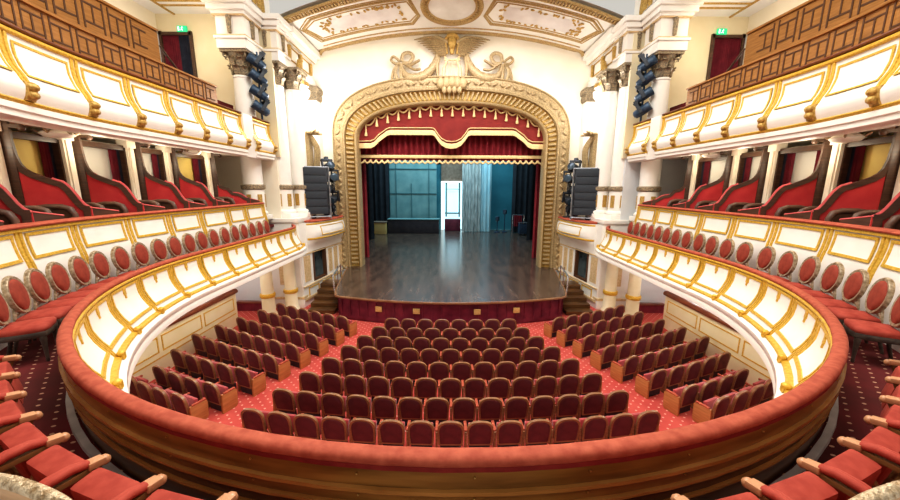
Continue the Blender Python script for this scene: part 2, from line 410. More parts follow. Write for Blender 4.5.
# side lunettes over the giant order
for s, side in ((-1, 'left'), (1, 'right')):
    X = s*7.2
    lw = MB(); N = 24; yc, rz = 10.9, 3.2
    lw.add([(X, yc, 6.2)]+[(X, yc+rz*math.cos(t), 6.2+rz*.95*math.sin(t)) for t in [PI*i/N for i in range(N+1)]], [(0, i+1, i+2) for i in range(N)])
    lo = struct(lw.build('wall_lunette_'+side, M['soffit']))
    lr = MB()
    for k, wd in ((1.0, .16), (.88, .07), (1.1, .08)): lr.tube([(X-s*.06, yc+rz*k*math.cos(t), 6.22+rz*.95*k*math.sin(t)) for t in [PI*i/N for i in range(N+1)]], wd, 8)
    lr.build('arch_moulding', M['gold_dark'], lo)
    sp = MB(); sp.sheet([[(s*6.9, 14.3, 6.15), (s*6.9, 14.35, 9)], [(s*7.2, 13.9, 6.15), (s*7.2, 13.9, 9)]])
    sp.build('pendentive', M['white'], lo)

# ------------------------------------------------------------------ giant order, piers, entablature
def column(name, label, x, y, group, half=False):
    zb = -1.28
    t = thing(name, label, 'column', (x, y, zb), group)
    s = -1 if x < 0 else 1
    MB().box((x, y, zb+.09), (.86, .86, .18)).lathe([(.42, .18), (.44, .24), (.42, .3), (.36, .34)], (x, y, zb), 20).build('base', M['white'], t, bevel=.015)
    MB().lathe([(.36, .34), (.36, 1.16)], (x, y, zb), 20).build('drum', M['white'], t)
    ap = MB()
    for k in range(6):
        a = k*PI/3-HP; ap.box((x+.35*math.cos(a), y+.35*math.sin(a), zb+.72), (.06, .16, .5), a)
    ap.build('gilt_inlay', M['gold_dark'], t)
    MB().lathe([(.37, 1.14), (.42, 1.18), (.42, 1.30), (.37, 1.34)], (x, y, zb), 20).build('band', M['cap'], t)
    MB().lathe([(.34, 1.34), (.345, 2.4), (.33, 3.6), (.30, 4.8), (.29, 5.05), (.31, 5.07), (.31, 5.12), (.29, 5.14)], (x, y, zb), 24).build('shaft', M['white'], t)
    cp = MB().lathe([(.28, 5.12), (.29, 5.4), (.36, 5.7), (.44, 5.84)], (x, y, zb), 16)
    for row, (zz, rr, h) in enumerate(((5.18, .31, .26), (5.42, .34, .28))):
        for k in range(8):
            a = (k+.5*row)*PI/4; d = Vector((math.cos(a), math.sin(a), 0)); sdir = Vector((-d.y, d.x, 0))
            pts = [(0, 0), (.02, h*.5), (.06, h*.85), (.13, h), (.15, h*.88)]
            ws = [.10, .11, .10, .07, .03]
            cp.sheet([[tuple(Vector((x, y, zb+zz))+d*(rr+o)+sdir*w_*e+Vector((0, 0, hh))) for e in (-1, 0, 1)] for (o, hh), w_ in zip(pts, ws)])
    for k in range(4):
        a = k*HP+PI/4; c = Vector((x+.47*math.cos(a), y+.47*math.sin(a), zb+5.76)); d = Vector((math.cos(a), math.sin(a), 0))
        cp.tube([tuple(c+d*.09*math.cos(u)*(.35+.65*i/14)+Vector((0, 0, .09*math.sin(u)*(.35+.65*i/14)))) for i, u in enumerate([i*.55 for i in range(15)])], .03, 6)
    cp.build('capital', M['cap'], t)
    MB().box((x, y, zb+5.88), (.92, .92, .1)).build('abacus', M['cap'], t, bevel=.02)
    return t
def block(name, label, x, y, w_, d_, z0, z1, s):
    """a piece of entablature standing over a column: architrave, frieze with consoles, cornice"""
    t = thing(name, label, 'entablature', (x, y, z0))
    H = z1-z0
    MB().box((x, y, z0+H*.10), (w_, d_, H*.2)).box((x, y, z0+H*.225), (w_+.1, d_+.1, H*.05)).build('architrave', M['white'], t)
    MB().box((x, y, z0+H*.47), (w_-.06, d_-.06, H*.46)).build('frieze', M['white'], t)
    MB().box((x, y, z0+H*.73), (w_+.12, d_+.12, H*.07)).box((x, y, z0+H*.82), (w_+.3, d_+.3, H*.12)).box((x, y, z0+H*.94), (w_+.46, d_+.46, H*.12)).build('cornice', M['white'], t, bevel=.02)
    MB().box((x, y, z0+H*.685), (w_+.08, d_+.08, H*.03)).build('gilt_fillet', M['tan'], t); MB().box((x, y, z0+H*.265), (w_+.06, d_+.06, H*.03)).build('gilt_fillet', M['tan'], t)
    for cx, cy, rz in ((x, y-d_/2+.0, 0), (x-s*w_/2, y, HP)):
        cs = MB().box((cx, cy, z0+H*.48), (.10, .10, H*.34), rz, taper=1.3).ell((cx, cy, z0+H*.64), (.09, .09, .08)).ell((cx, cy, z0+H*.34), (.06, .06, .06))
        cs.build('console', M['cap'], t)
    return t
WORD = {-1: 'left', 1: 'right'}
for s in (-1, 1):
    wd = WORD[s]
    column('corinthian_column', f'white {wd} column with gilt capital nearest the viewer, at end of boxes', s*7.55, 13.2, 'giant columns')
    column('corinthian_column', f'white {wd} column with gilt capital beside hanging stage lights, over pier', s*6.95, 14.3, 'giant columns')
    column('corinthian_column', f'white {wd} column with gilt capital, third from viewer, beside loudspeaker', s*6.55, 15.0, 'giant columns')
    block('entablature_block', f'white moulded entablature block over nearest {wd} column', s*7.55, 13.2, 1.0, 1.0, 4.65, 6.15, s)
    block('entablature_block', f'white moulded entablature block over second {wd} column', s*6.95, 14.3, .9, .9, 4.65, 6.15, s)
    # pilaster beside the arch
    t = thing('pilaster', f'white {wd} pilaster with gilt capital in corner beside arch', 'pilaster', (s*6.62, 17.3, -1.28))
    MB().box((s*6.62, 17.3, 1.4), (.5, .5, 5.3)).build('shaft', M['white'], t, bevel=.02)
    cpm = MB().box((s*6.62, 17.3, 4.3), (.54, .54, .62), taper=1.25)
    for k in range(5):
        cpm.ell((s*6.62-.26+.13*k, 17.0, 4.15), (.06, .05, .14), 6, 5); cpm.ell((s*6.32, 17.04+.13*k, 4.15), (.05, .06, .14), 6, 5); cpm.ell((s*6.28, 17.04+.13*k, 4.45), (.06, .06, .14), 6, 5)
    cpm.build('capital', M['cap'], t)
    # long entablature along the stage box
    e = MB().box((s*6.8, 16.1, 4.82), (.5, 2.9, .3)).box((s*6.83, 16.1, 5.35), (.42, 2.9, .76)).box((s*6.75, 16.1, 5.83), (.7, 2.9, .2)).box((s*6.68, 16.1, 6.05), (.95, 2.9, .24))
    e.box((s*6.9, 16.1, 2.0), (.2, 3.0, 5.4))
    eo = struct(e.build('wall_stage_box_'+wd, M['white']))
    em = MB()
    for y in (15.5, 16.6):
        em.tube([(s*6.6, y-.42, 5.1), (s*6.6, y+.42, 5.1), (s*6.6, y+.42, 5.58), (s*6.6, y-.42, 5.58)], .03, 6, False, True)
    for y in (16.05, 17.15, 15.0): em.box((s*6.58, y, 5.35), (.1, .12, .5), taper=1.3).ell((s*6.56, y, 5.55), (.07, .09, .07))
    em.tube([(s*6.52, 14.7, 5.74), (s*6.52, 17.5, 5.74)], .03)
    em.build('frieze_moulding', M['gold_dark'], eo)
    # pier below the giant columns
    pr = MB().box((s*6.85, 14.35, -3.17), (1.3, 1.3, 3.76)).box((s*6.85, 14.35, -1.36), (1.42, 1.42, .16)).box((s*6.85, 14.35, -4.85), (1.42, 1.42, .4))
    po = struct(pr.build('wall_pier_'+wd, M['white'], bevel=.015))
    MB().box((s*6.85, 14.35, -4.62), (1.46, 1.46, .09)).box((s*6.85, 13.69, -3.2), (.5, .03, 1.7)).build('gilt_moulding', M['tan'], po)
    # columns under the balcony
    for lab, x, y in ((f'short cream {wd} column with gilt ring under balcony, beside ivory partition', 7.12, 12.7), (f'short cream {wd} column with gilt ring under balcony, beside white pier', 6.5, 13.3)):
        c = thing('balcony_column', lab, 'column', (s*x, y, Z_ST), 'short columns under the balcony')
        MB().lathe([(.30, 0), (.30, .1), (.27, .16), (.24, .2), (.235, .82)], (s*x, y, Z_ST), 20).build('base', M['ivory2'], c)
        MB().lathe([(.26, .80), (.28, .84), (.28, .92), (.26, .96)], (s*x, y, Z_ST), 20).build('ring', M['gold'], c)
        MB().lathe([(.225, .94), (.215, 1.8), (.19, 2.35), (.23, 2.4), (.26, 2.47), (.26, 2.59)], (s*x, y, Z_ST), 20).build('shaft', M['ivory2'], c)

for s in (-1, 1):
    t = thing('low_barrier', f'low dark red barrier on stalls floor behind {WORD[s]} balcony columns', 'barrier', (s*7.9, 13.35, Z_ST))
    MB().box((s*8.1, 13.35, -4.88), (1.3, .16, .34)).build('panel', M['curtain_dk'], t, bevel=.01)
    MB().box((s*8.1, 13.35, -4.69), (1.36, .22, .06)).build('top_rail', M['wood_rail'], t, bevel=.01)
# ------------------------------------------------------------------ balcony parapet (the horseshoe with the coral rail)
par = thing('balcony_parapet', 'horseshoe balcony front with coral velvet rail, gilt framed white panels and varnished wood lining', 'balcony front', (0, 1.85, Z_BAL))
FP = Prof([(5.80, -1.58), (5.80, -1.72), (5.78, -1.88), (5.72, -2.03), (5.635, -2.16), (5.58, -2.26)])
QR = HP+6.15
usweep(MB(), [(5.80, -1.575), (5.782, -1.56), (5.776, -1.53), (5.788, -1.51), (5.81, -1.50), (5.855, -1.50), (5.875, -1.508), (5.888, -1.525), (5.888, -1.55), (5.88, -1.565)], -QR, QR, bend=True).build('velvet_rail', M['velvet_rail'], par, angle=60)
usweep(MB(), [FP.at(t) for t in [i/8 for i in range(9)]]+[(5.64, -2.3), (5.815, -2.3), (5.815, -1.58)], -QR, QR, bend=True).build('fascia', M['white'], par, angle=60)
usweep(MB(), [(5.55, -2.29), (5.50, -2.32), (5.45, -2.34), (5.445, -2.41), (5.47, -2.43), (5.45, -2.46), (5.45, -2.56), (5.49, -2.58), (5.75, -2.6), (5.75, -2.29)], -QR, QR, bend=True).build('cornice', M['white'], par, angle=60)
usweep(MB(), [(5.54, -2.255), (5.515, -2.27), (5.515, -2.30), (5.545, -2.315), (5.62, -2.30), (5.62, -2.25)], -QR, QR, bend=True).build('gilt_fillet', M['gold'], par, angle=60)
usweep(MB(), [(5.79, -1.572), (5.775, -1.585), (5.775, -1.615), (5.80, -1.63), (5.82, -1.62), (5.82, -1.572)], -QR, QR, bend=True).build('upper_fillet', M['gold'], par, angle=60)
# varnished lining of stepped boards on the seat side
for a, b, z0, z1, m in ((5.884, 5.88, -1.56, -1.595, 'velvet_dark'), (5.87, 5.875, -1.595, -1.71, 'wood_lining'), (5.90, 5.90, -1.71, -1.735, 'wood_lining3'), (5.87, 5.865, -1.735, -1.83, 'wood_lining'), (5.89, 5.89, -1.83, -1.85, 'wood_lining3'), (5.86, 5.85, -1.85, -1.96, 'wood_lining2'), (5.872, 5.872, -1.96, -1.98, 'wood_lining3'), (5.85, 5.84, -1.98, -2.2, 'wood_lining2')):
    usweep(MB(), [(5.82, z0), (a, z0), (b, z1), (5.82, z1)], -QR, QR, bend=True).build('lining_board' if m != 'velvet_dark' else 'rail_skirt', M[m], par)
for k in range(-10, 11):
    for z, r_ in ((-1.63, 5.932), (-1.78, 5.926)):
        x, y = U(k*.115+.02, r_); MB().ell((x, y, z), (.007, .007, .007), 6, 4).build('screw_head', M['brass'], par)
tk = thing('floor_strip', 'grey stone edging strip at foot of the balcony wood lining', 'edging', (0, 1.65, Z_BAL))
usweep(MB(), [(5.915, -2.2), (5.915, -2.17), (5.965, -2.17), (5.97, -2.2)], -HP-5, HP+5).build('stone_edge', M['grey'], tk)
QD = [.25, .42, .59, .76, .925, 1.095, 1.265, 1.435]
QD = QD+[HP+.12, HP+1.02, HP+1.93, HP+2.84, HP+3.74, HP+4.68, HP+5.55]
def panel_set(parent, prof, q0, q1, s0, s1, rr, gm, gap, bend=False, drop=True, wh=.035, ws=.06, second=True):
    a, b = (q0, q1)
    pa = MB(); patch(pa, prof, a+dq(a, gap, rr), b-dq(b, gap, rr), s0, s1, .012, .03, 5, bend)
    p = pa.build('panel', M['panel'], parent, angle=60)
    g = MB(); frame(g, prof, a+dq(a, gap, rr), b-dq(b, gap, rr), s0, s1, .026, wh, ws, .03, 5, bend, rr)
    if drop:
        m = MQ((QM(a, rr)+QM(b, rr))/2, rr)
        patch(g, prof, m-dq(m, .035, rr), m+dq(m, .035, rr), s0+.02, s0+.20, .03, .03, 2, bend); patch(g, prof, m-dq(m, .015, rr), m+dq(m, .015, rr), s0+.18, s0+.28, .03, .03, 2, bend)
    g.build('gilt_frame', M['gold'], p)
def divider(parent, prof, q, rr, s0, s1, w, off, bend=False, scroll=None):
    d = MB(); h = dq(q, w/2, rr)
    patch(d, prof, q-h, q-h*.25, s0, s1, off, .03, 6, bend); patch(d, prof, q+h*.25, q+h, s0, s1, off, .03, 6, bend)
    if scroll:
        r, z, sz = scroll
        for k in range(3):
            x, y = U(q, r-.01*k, bend); d.ell((x, y, z-sz*.55*k), (sz*(1-.2*k), sz*(1-.2*k), sz*.8), 8, 6)
    d.build('gilt_divider', M['gold'], parent, angle=60)
for s in (-1, 1):
    for i, q in enumerate(QD):
        divider(par, FP, s*q, 5.66, .02, 1.0, .075, .022, True, (5.52, -2.225, .05))
        if i+1 < len(QD):
            a, b = (q, QD[i+1]) if s > 0 else (-QD[i+1], -q)
            panel_set(par, FP, a, b, .07, .86, 5.68, None, .065, True)

# ------------------------------------------------------------------ box parapets, partitions, pilasters
BP = Prof([(7.06, -.66), (7.06, -.85), (7.03, -1.05), (6.98, -1.25), (6.95, -1.45)])
BQ = [.95, 1.065, 1.211, 1.366, 1.538, HP+.86, HP+1.97, HP+3.14, HP+4.08, HP+5.25]
PST = [1.075, 1.235, 1.403, 1.563, HP+1.37, HP+2.5, HP+4.12]     # partition posts
BOXN = ['nearest the viewer', 'second from viewer', 'third from viewer', 'fourth from viewer', 'fifth from viewer', 'sixth from viewer, next to end wall']
def sgn(s, a, b): return (a, b) if s > 0 else (-b, -a)
for s in (-1, 1):
    wd = WORD[s]
    bp = thing('box_parapet', f'{wd} front of boxes above oval-backed chairs, gilt framed white panels, thin red rail', 'box front', (s*7.05, 9, -1.5))
    q0, q1 = sgn(s, .8, HP+5.25)
    usweep(MB(), [BP.at(t) for t in [i/6 for i in range(7)]]+[(6.95, -2.2), (7.15, -2.2), (7.15, -.64), (7.06, -.64)], q0, q1).build('fascia', M['white'], bp, angle=60)
    usweep(MB(), [(7.0, -.655), (6.99, -.63), (7.01, -.605), (7.1, -.595), (7.2, -.60), (7.22, -.64), (7.1, -.66)], q0, q1).build('velvet_rail', M['velvet_rail'], bp, angle=60)
    usweep(MB(), [(7.05, -.66), (7.02, -.665), (7.02, -.71), (7.05, -.72)], q0, q1).build('gilt_fillet', M['gold'], bp)
    for i, q in enumerate(BQ):
        divider(bp, BP, s*q, 7.0, .02, 1.0, .13, .022)
        if i+1 < len(BQ):
            a, b = sgn(s, q, BQ[i+1]); panel_set(bp, BP, a, b, .10, .62, 7.0, None, .12, drop=False, wh=.042, ws=.06)
    # partitions
    for i, q in enumerate(PST):
        near = ['first', 'second', 'third', 'fourth', 'fifth', 'sixth', 'seventh'][i]
        px, py = U(s*q, 8.0); ex, ey = U(s*(q+(.045 if q < 1.5 else .36 if q < HP+3 else .5)), 7.14)
        if q == 1.563: ex, ey = U(s*(HP+.33), 7.14)
        d = Vector((ex-px, ey-py, 0)); n = Vector((-d.y, d.x, 0)).normalized()
        def pt(t, z, o): return tuple(Vector((px, py, z))+d*t+n*o)
        top = [(.07, .95), (.075, .72), (.09, .52), (.12, .38), (.17, .29), (.25, .225), (.38, .16), (.50, .105), (.58, .07), (.63, .055), (.68, .01), (.74, -.07), (.80, -.19), (.85, -.30), (.90, -.38), (.96, -.43), (1.0, -.45)]
        t = thing('box_partition', f'red velvet box partition with curved dark wood rim, {wd} side, {near} from viewer', 'partition', (px, py, -1.5), 'partitions between the boxes')
        if i == len(PST)-1: top = [(a_, z_ if a_ < .1 else -.45+(z_+.45)*(.62 if a_ < .5 else .40)) for a_, z_ in top]
        pan = [(0, .3 if i < len(PST)-1 else .0), (.10, .3 if i < len(PST)-1 else .0)]+top[4:]+[(1.0, -1.5), (0, -1.5)]
        pm = MB(); pm.loft([[pt(a, z, -.02) for a, z in pan], [pt(a, z, .02) for a, z in pan]]); pm.build('velvet_panel', M['velvet_box'], t)
        rm = MB(); rings = []; L = d.length
        for k, (a, z) in enumerate(top):
            p0, p1 = top[max(k-1, 0)], top[min(k+1, len(top)-1)]
            tx, tz = (p1[0]-p0[0])*L, p1[1]-p0[1]; l = math.hypot(tx, tz) or 1
            nx, nz = tz/l/L, -tx/l; w_ = .10 if k > 3 else .05
            rings.append([pt(a, z, -.04), pt(a, z, .04), pt(a+nx*w_, z+nz*w_, .04), pt(a+nx*w_, z+nz*w_, -.04)])
        rm.loft(rings); rm.build('wood_rim', M['wood_trim'], t)
        MB().box(pt(-.01, -.2, 0), (.15, .09, 2.6), math.atan2(d.y, d.x)).build('wood_post', M['wood_trim'], t, bevel=.01)
        MB().box(pt(.93, -.95, 0), (.10, .085, 1.1), math.atan2(d.y, d.x)).build('front_stile', M['wood_trim'], t)
        tr = MB(); tr.tube([pt(a+.0, z+.008, 0) for a, z in top[7:]], .03, 6); tr.build('red_piping', M['trim_red'], t)
        qe = math.atan2(abs(ex), CY-ey) if ey < CY else HP+ey-CY
        lw = MB(); rg = []
        for k in range(6):
            m_ = QM(qe, 7.14)+.62*k/5; x, y = U(s*MQ(m_, 7.14), 7.16); z_ = -.44-.11*k/5
            n2 = Vector((CY*0+x, 0, 0)).normalized(); rg.append([(x, y, -.66), (x, y, z_), (x+n2.x*.07, y, z_), (x+n2.x*.07, y, -.66)])
        lw.loft(rg); lw.build('low_rim', M['wood_trim'], t)
        MB().tube([((r_[1][0]+r_[2][0])/2, r_[1][1], r_[1][2]+.005) for r_ in rg], .04, 6, flat=.6).build('low_piping', M['trim_red'], t)
        br = MB(); br.box(pt(.06, 1.02, 0), (.30, .1, .06), math.atan2(d.y, d.x)).ell(pt(.22, 1.0, 0), (.06, .06, .06)); br.build('bracket', M['wood_trim'], t)
        # pilaster behind the post
        x, y = U(s*MQ(QM(q, 8.1)-.19, 8.1), 8.1)
        ang = 0 if q > 1.5 else s*(HP-q)*-1
        pl = thing('box_pilaster', f'cream pilaster behind {near} {wd} box partition from viewer', 'pilaster', (x, y, -1.5), 'pilasters behind the box partitions')
        MB().box((x, y, -.2), (.20, .17, 2.6), ang).box((x, y, 1.0), (.26, .24, .18), ang).box((x-s*.10, y, -.2), (.05, .09, 2.3), ang).build('shaft', M['pale'], pl, bevel=.01)
    # openings at the back of the boxes: dark frame, painted lobby wall, drawn curtain
    for i in range(len(PST)-1):
        q = (PST[i]+PST[i+1])/2 if i != 3 else HP+.65
        q_ = (PST[i], PST[i+1]); m0, m1 = QM(q_[0], 8.15)+.02, QM(q_[1], 8.15)-.27; q = MQ((m0+m1)/2, 8.15); x, y = U(s*q, 8.15); a = 0 if q > HP-.05 else -s*(HP-q)
        Wd = m1-m0
        t = thing('box_opening', f'dark framed doorway of {wd} box, {BOXN[i]}', 'doorway', (x, y, -1.5), 'doorways at the back of the boxes')
        MB().box((s*.16, 0, 1.25), (.04, Wd+.1, 2.5)).xf((x, y, -1.5), a).build('lobby_wall', M['yellow' if i in (0, 2) or (i == 5 and s < 0) else 'lobby'], t)
        MB().box((-s*.03, -Wd/2, 1.2), (.12, .09, 2.4)).box((-s*.03, Wd/2, 1.2), (.12, .09, 2.4)).box((-s*.03, 0, 2.40), (.12, Wd+.09, .12)).xf((x, y, -1.5), a).build('frame', M['wood_trim'], t)
        cu = thing('box_curtain', f'dark pleated curtain in doorway of {wd} box, {BOXN[i]}', 'curtain', (x, y, -1.5), 'curtains in the box doorways')
        def pleat(y0, y1):
            g = []
            for k in range(33):
                yy = y0+(y1-y0)*k/32; xx = s*(.06+.035*math.cos(k*1.45)); g.append([(xx, yy, 0.02), (xx, yy, 2.34)])
            return g
        MB().sheet(pleat(Wd*.27, Wd*.40)).xf((x, y, -1.5), a).build('red_drape', M['curtain_dk'], cu)
        MB().sheet(pleat(Wd*.38, Wd*.50)).xf((x, y, -1.5), a).build('blue_drape', M['curtain_bl'], cu)
        if s > 0 and i in (3, 4):
            MB().sheet(pleat(-Wd*.5, -Wd*.2)).xf((x, y, -1.5), a).build('red_drape', M['curtain_dk'], cu)
    # box armchairs: only a brown back shows over the rail
    for i, q in enumerate((1.225, 1.385, 1.54, HP+1.15, HP+2.3, HP+3.6)):
        x, y = U(s*MQ(QM(q, 7.5)-.06, 7.5), 7.50); a = s*min(q, HP)
        t = thing('box_armchair', f'brown leather armchair in {wd} box, {BOXN[i] if i < 6 else ""}', 'armchair', (x, y, -1.5), 'leather armchairs in the boxes')
        def L(mb): return mb.xf((x, y, -1.5), a)
        L(MB().box((0, .02, .42), (.46, .46, .14))).build('seat', M['leather'], t, bevel=.03)
        L(MB().box((0, -.24, .72), (.42, .12, .62))).build('backrest', M['leather'], t, bevel=.06)
        for sx in (-1, 1):
            am = MB().tube([(sx*.24, -.30, 1.07), (sx*.24, -.15, 1.09), (sx*.24, .10, 1.09), (sx*.24, .22, 1.05), (sx*.24, .27, .95), (sx*.24, .27, .6)], [.055, .06, .06, .06, .055, .05], 8)
            L(am).build('armrest', M['leather'], t, angle=60)
            L(MB().box((sx*.24, -.02, .75), (.07, .54, .62))).build('side_panel', M['leather'], t)
            for sy in (-1, 1): L(MB().box((sx*.2, sy*.19, .175), (.05, .05, .35))).build('leg', M['wood_trim'], t)
# ceiling fixtures in the boxes
for s in (-1, 1):
    for lab, q in (('near', 1.50), ('far', HP+3.0)):
        x, y = U(s*q, 7.85)
        t = thing('box_ceiling_lamp', f'white ornate ceiling lamp in {WORD[s]} boxes, the {"one nearer the viewer" if lab == "near" else "one nearer the stage"}', 'lamp', (x, y, .93))
        MB().lathe([(.05, .17), (.1, .16), (.22, .1), (.26, .06), (.2, 0), (.08, -.02)], (x, y, .93), 14).build('lamp_shade', M['white'], t)
        m = MB()
        for k in range(5):
            a = k*2*PI/5; m.tube([(x+.06*math.cos(a), y+.06*math.sin(a), 1.07), (x+.26*math.cos(a), y+.26*math.sin(a), 1.0), (x+.34*math.cos(a), y+.34*math.sin(a), 1.06)], .025, 6)
        m.build('bracket', M['silver'], t)

# ------------------------------------------------------------------ upper balcony: bombe fascia, wooden parapets
UP = Prof([(7.02, 2.26), (7.03, 2.12), (7.02, 1.95), (6.97, 1.78), (6.90, 1.66), (6.86, 1.56)])
UQ = [.98, 1.11, 1.272, 1.45, HP+.24, HP+1.27, HP+2.26, HP+3.28, HP+4.25]
LOW = Prof([(6.84, 1.55), (6.80, 1.48), (6.82, 1.36), (6.86, 1.27)])
for s in (-1, 1):
    wd = WORD[s]
    t = thing('upper_balcony', f'{wd} bulging white and gilt upper balcony front below orange wood parapets', 'balcony front', (s*7, 9, 1.1))
    for q0, q1 in ((.8, HP+4.3), (HP+4.85, HP+6.1)):
        a, b = sgn(s, q0, q1)
        usweep(MB(), [UP.at(i/8) for i in range(9)]+[LOW.at(i/4) for i in range(5)]+[(7.3, 1.27), (7.3, 2.26)], a, b).build('fascia', M['white'], t, angle=60)
        usweep(MB(), [(6.99, 2.26), (6.97, 2.29), (6.98, 2.33), (7.04, 2.36), (7.25, 2.36), (7.25, 2.26)], a, b).build('top_moulding', M['gold'], t, angle=60)
        usweep(MB(), [(6.98, 2.36), (6.96, 2.38), (6.98, 2.41), (7.1, 2.42), (7.25, 2.41), (7.25, 2.36)], a, b).build('red_rail', M['wood_rail'], t, angle=60)
        usweep(MB(), [(6.86, 1.27), (6.84, 1.25), (6.85, 1.22), (6.9, 1.2), (7.2, 1.2), (7.2, 1.27)], a, b).build('gilt_fillet', M['gold'], t, angle=60)
        usweep(MB(), [(6.88, 1.21), (6.855, 1.19), (6.855, 1.11), (6.89, 1.095), (6.89, 1.01), (6.93, .985), (7.3, .985), (7.3, 1.21)], a, b).build('cornice', M['white'], t)
    seg = [(UQ[i], UQ[i+1]) for i in range(len(UQ)-1)]+[(HP+4.9, HP+6.0)]
    for q in UQ+[HP+4.88, HP+6.03]:
        divider(t, UP, s*q, 6.95, .0, 1.0, .14, .025)
        d = MB(); h = dq(q, .09, 6.9)
        patch(d, LOW, s*q-h, s*q+h, .0, 1.0, .03, .05, 4); x, y = U(s*q, 6.80)
        d.ell((x, y, 1.48), (.10, .10, .075), 8, 6).ell((x, y, 1.36), (.085, .085, .07), 8, 6)
        d.build('gilt_console', M['gold_dark'], t)
    for a, b in seg:
        a, b = sgn(s, a, b); panel_set(t, UP, a, b, .12, .85, 6.96, None, .13, drop=False, wh=.035, ws=.05)
    # strip of pier between the two sections
    MB().box((s*7.02, 12.17, 1.68), (.18, .55, 1.4)).build('pier_strip', M['white'], t)
    # lower wooden parapet
    WP = Prof([(7.20, 2.98), (7.20, 2.40)])
    wp = thing('gallery_parapet', f'orange wood parapet directly above {wd} upper balcony front', 'parapet', (s*7.2, 9, 2.0))
    a, b = sgn(s, .8, HP+3.5)
    usweep(MB(), [(7.20, 2.94), (7.28, 2.94), (7.28, 2.0), (7.20, 2.0)], a, b).build('boards', M['wood_gal'], wp)
    usweep(MB(), [(7.15, 2.94), (7.15, 2.99), (7.32, 3.0), (7.32, 2.94)], a, b).build('cap_rail', M['wood_gal'], wp, bevel=.01)
    gv = MB(); q = .86
    def lattice(gv, prof, q0, q1, step, rr):
        m = QM(q0, rr); m1 = QM(q1, rr); k = 0
        while m+step < m1:
            for f0, f1, s0, s1 in ((.02, .08, .10, .92), (.26, .32, .10, .92), (.32, 1.0, .24, .29), (.32, 1.0, .72, .77), (.62, .68, .29, .72)):
                A, B = sgn(s, MQ(m+step*f0, rr), MQ(m+step*f1, rr)); patch(gv, prof, A, B, s0, s1, .012, .04, 1)
            m += step; k += 1
    lattice(gv, WP, .86, HP+3.4, .50, 7.2); gv.build('fretwork', M['groove'], wp)
    # upper wooden parapet, set back
    WQ = Prof([(8.30, 4.28), (8.30, 3.45)])
    wp = thing('gallery_parapet', f'taller orange wood parapet set back above {wd} gallery', 'parapet', (s*8.3, 8, 3.0))
    a, b = sgn(s, .8, HP+2.9)
    usweep(MB(), [(8.30, 4.24), (8.38, 4.24), (8.38, 3.0), (8.30, 3.0)], a, b).build('boards', M['wood_gal'], wp)
    usweep(MB(), [(8.25, 4.24), (8.25, 4.3), (8.42, 4.31), (8.42, 4.24)], a, b).build('cap_rail', M['wood_gal'], wp, bevel=.01)
    usweep(MB(), [(8.26, 3.44), (8.24, 3.40), (8.26, 3.36), (8.32, 3.36), (8.32, 3.44)], a, b).build('lower_moulding', M['wood_gal'], wp)
    gv = MB(); lattice(gv, WQ, .86, HP+2.8, .60, 8.3); gv.build('fretwork', M['groove'], wp)
    # handrail beside the gallery steps
    hr = thing('handrail', f'dark sloping handrail beside {wd} gallery curtain', 'handrail', (s*8.5, 11, 3.0))
    MB().tube([(s*8.4, 10.65, 3.95), (s*8.4, 11.4, 3.35)], .03, 8).tube([(s*8.4, 10.7, 3.9), (s*8.4, 10.7, 3.0)], .025).tube([(s*8.4, 11.35, 3.4), (s*8.4, 11.35, 2.0)], .025).build('rail', M['wood_trim'], hr)
    # gallery doorway with curtain on the end wall, exit sign above
    dr = thing('gallery_doorway', f'dark framed doorway on {wd} gallery end wall', 'doorway', (s*10.1, 13.9, 3.0))
    MB().box((s*9.66, 13.86, 4.3), (.1, .2, 2.6)).box((s*10.78, 13.86, 4.3), (.1, .2, 2.6)).box((s*10.22, 13.86, 5.52), (1.2, .2, .1)).build('frame', M['wood_trim'], dr)
    MB().box((s*10.22, 14.0, 4.3), (1.2, .04, 2.5)).build('door', M['groove'], dr)
    ct = thing('gallery_curtain', f'dark pleated curtain hanging in {wd} gallery doorway', 'curtain', (s*10.1, 13.8, 3.0))
    for nm, x0, x1, m in (('red_drape', 10.76, 10.14, 'curtain_dk'), ('second_drape', 10.16, 9.70, 'curtain_bl' if s < 0 else 'curtain_dk')):
        g = []
        for k in range(41):
            xx = x0+(x1-x0)*k/40; yy = 13.86+.04*math.cos(k*1.3); g.append([(s*xx, yy, 3.05), (s*xx, yy, 5.54)])
        MB().sheet(g).build(nm, M[m], ct)
    ex = thing('exit_sign', f'green exit sign with white running figure, {wd} gallery wall', 'sign', (s*9.92, 13.76, 5.55))
    MB().box((s*9.92, 13.76, 5.66), (.34, .06, .2)).build('sign_box', M['green'], ex)
    fg = MB(); X = s*9.92
    fg.ell((X+.03, 13.722, 5.720), (.018, .006, .018), 8, 6); fg.tube([(X+.025, 13.722, 5.700), (X+.0, 13.722, 5.650)], .013, 6)
    fg.tube([(X, 13.722, 5.650), (X+.035, 13.722, 5.625), (X+.03, 13.722, 5.590)], .009, 6).tube([(X, 13.722, 5.650), (X-.02, 13.722, 5.615), (X-.055, 13.722, 5.615)], .009, 6)
    fg.tube([(X+.02, 13.722, 5.695), (X+.055, 13.722, 5.675)], .007, 6).tube([(X+.02, 13.722, 5.695), (X-.02, 13.722, 5.680)], .007, 6)
    fg.box((X-.11, 13.725, 5.66), (.05, .01, .13)); fg.build('running_figure', M['signwhite'], ex)
MB().box((0,0,0),(.3,.03,.14)).xf((8.2, 13.82, 4.35)).build('wall_plate', M['soffit'])
tag(bpy.data.objects['wall_plate'], 'small grey plate on cream wall of right gallery end', 'wall plate')
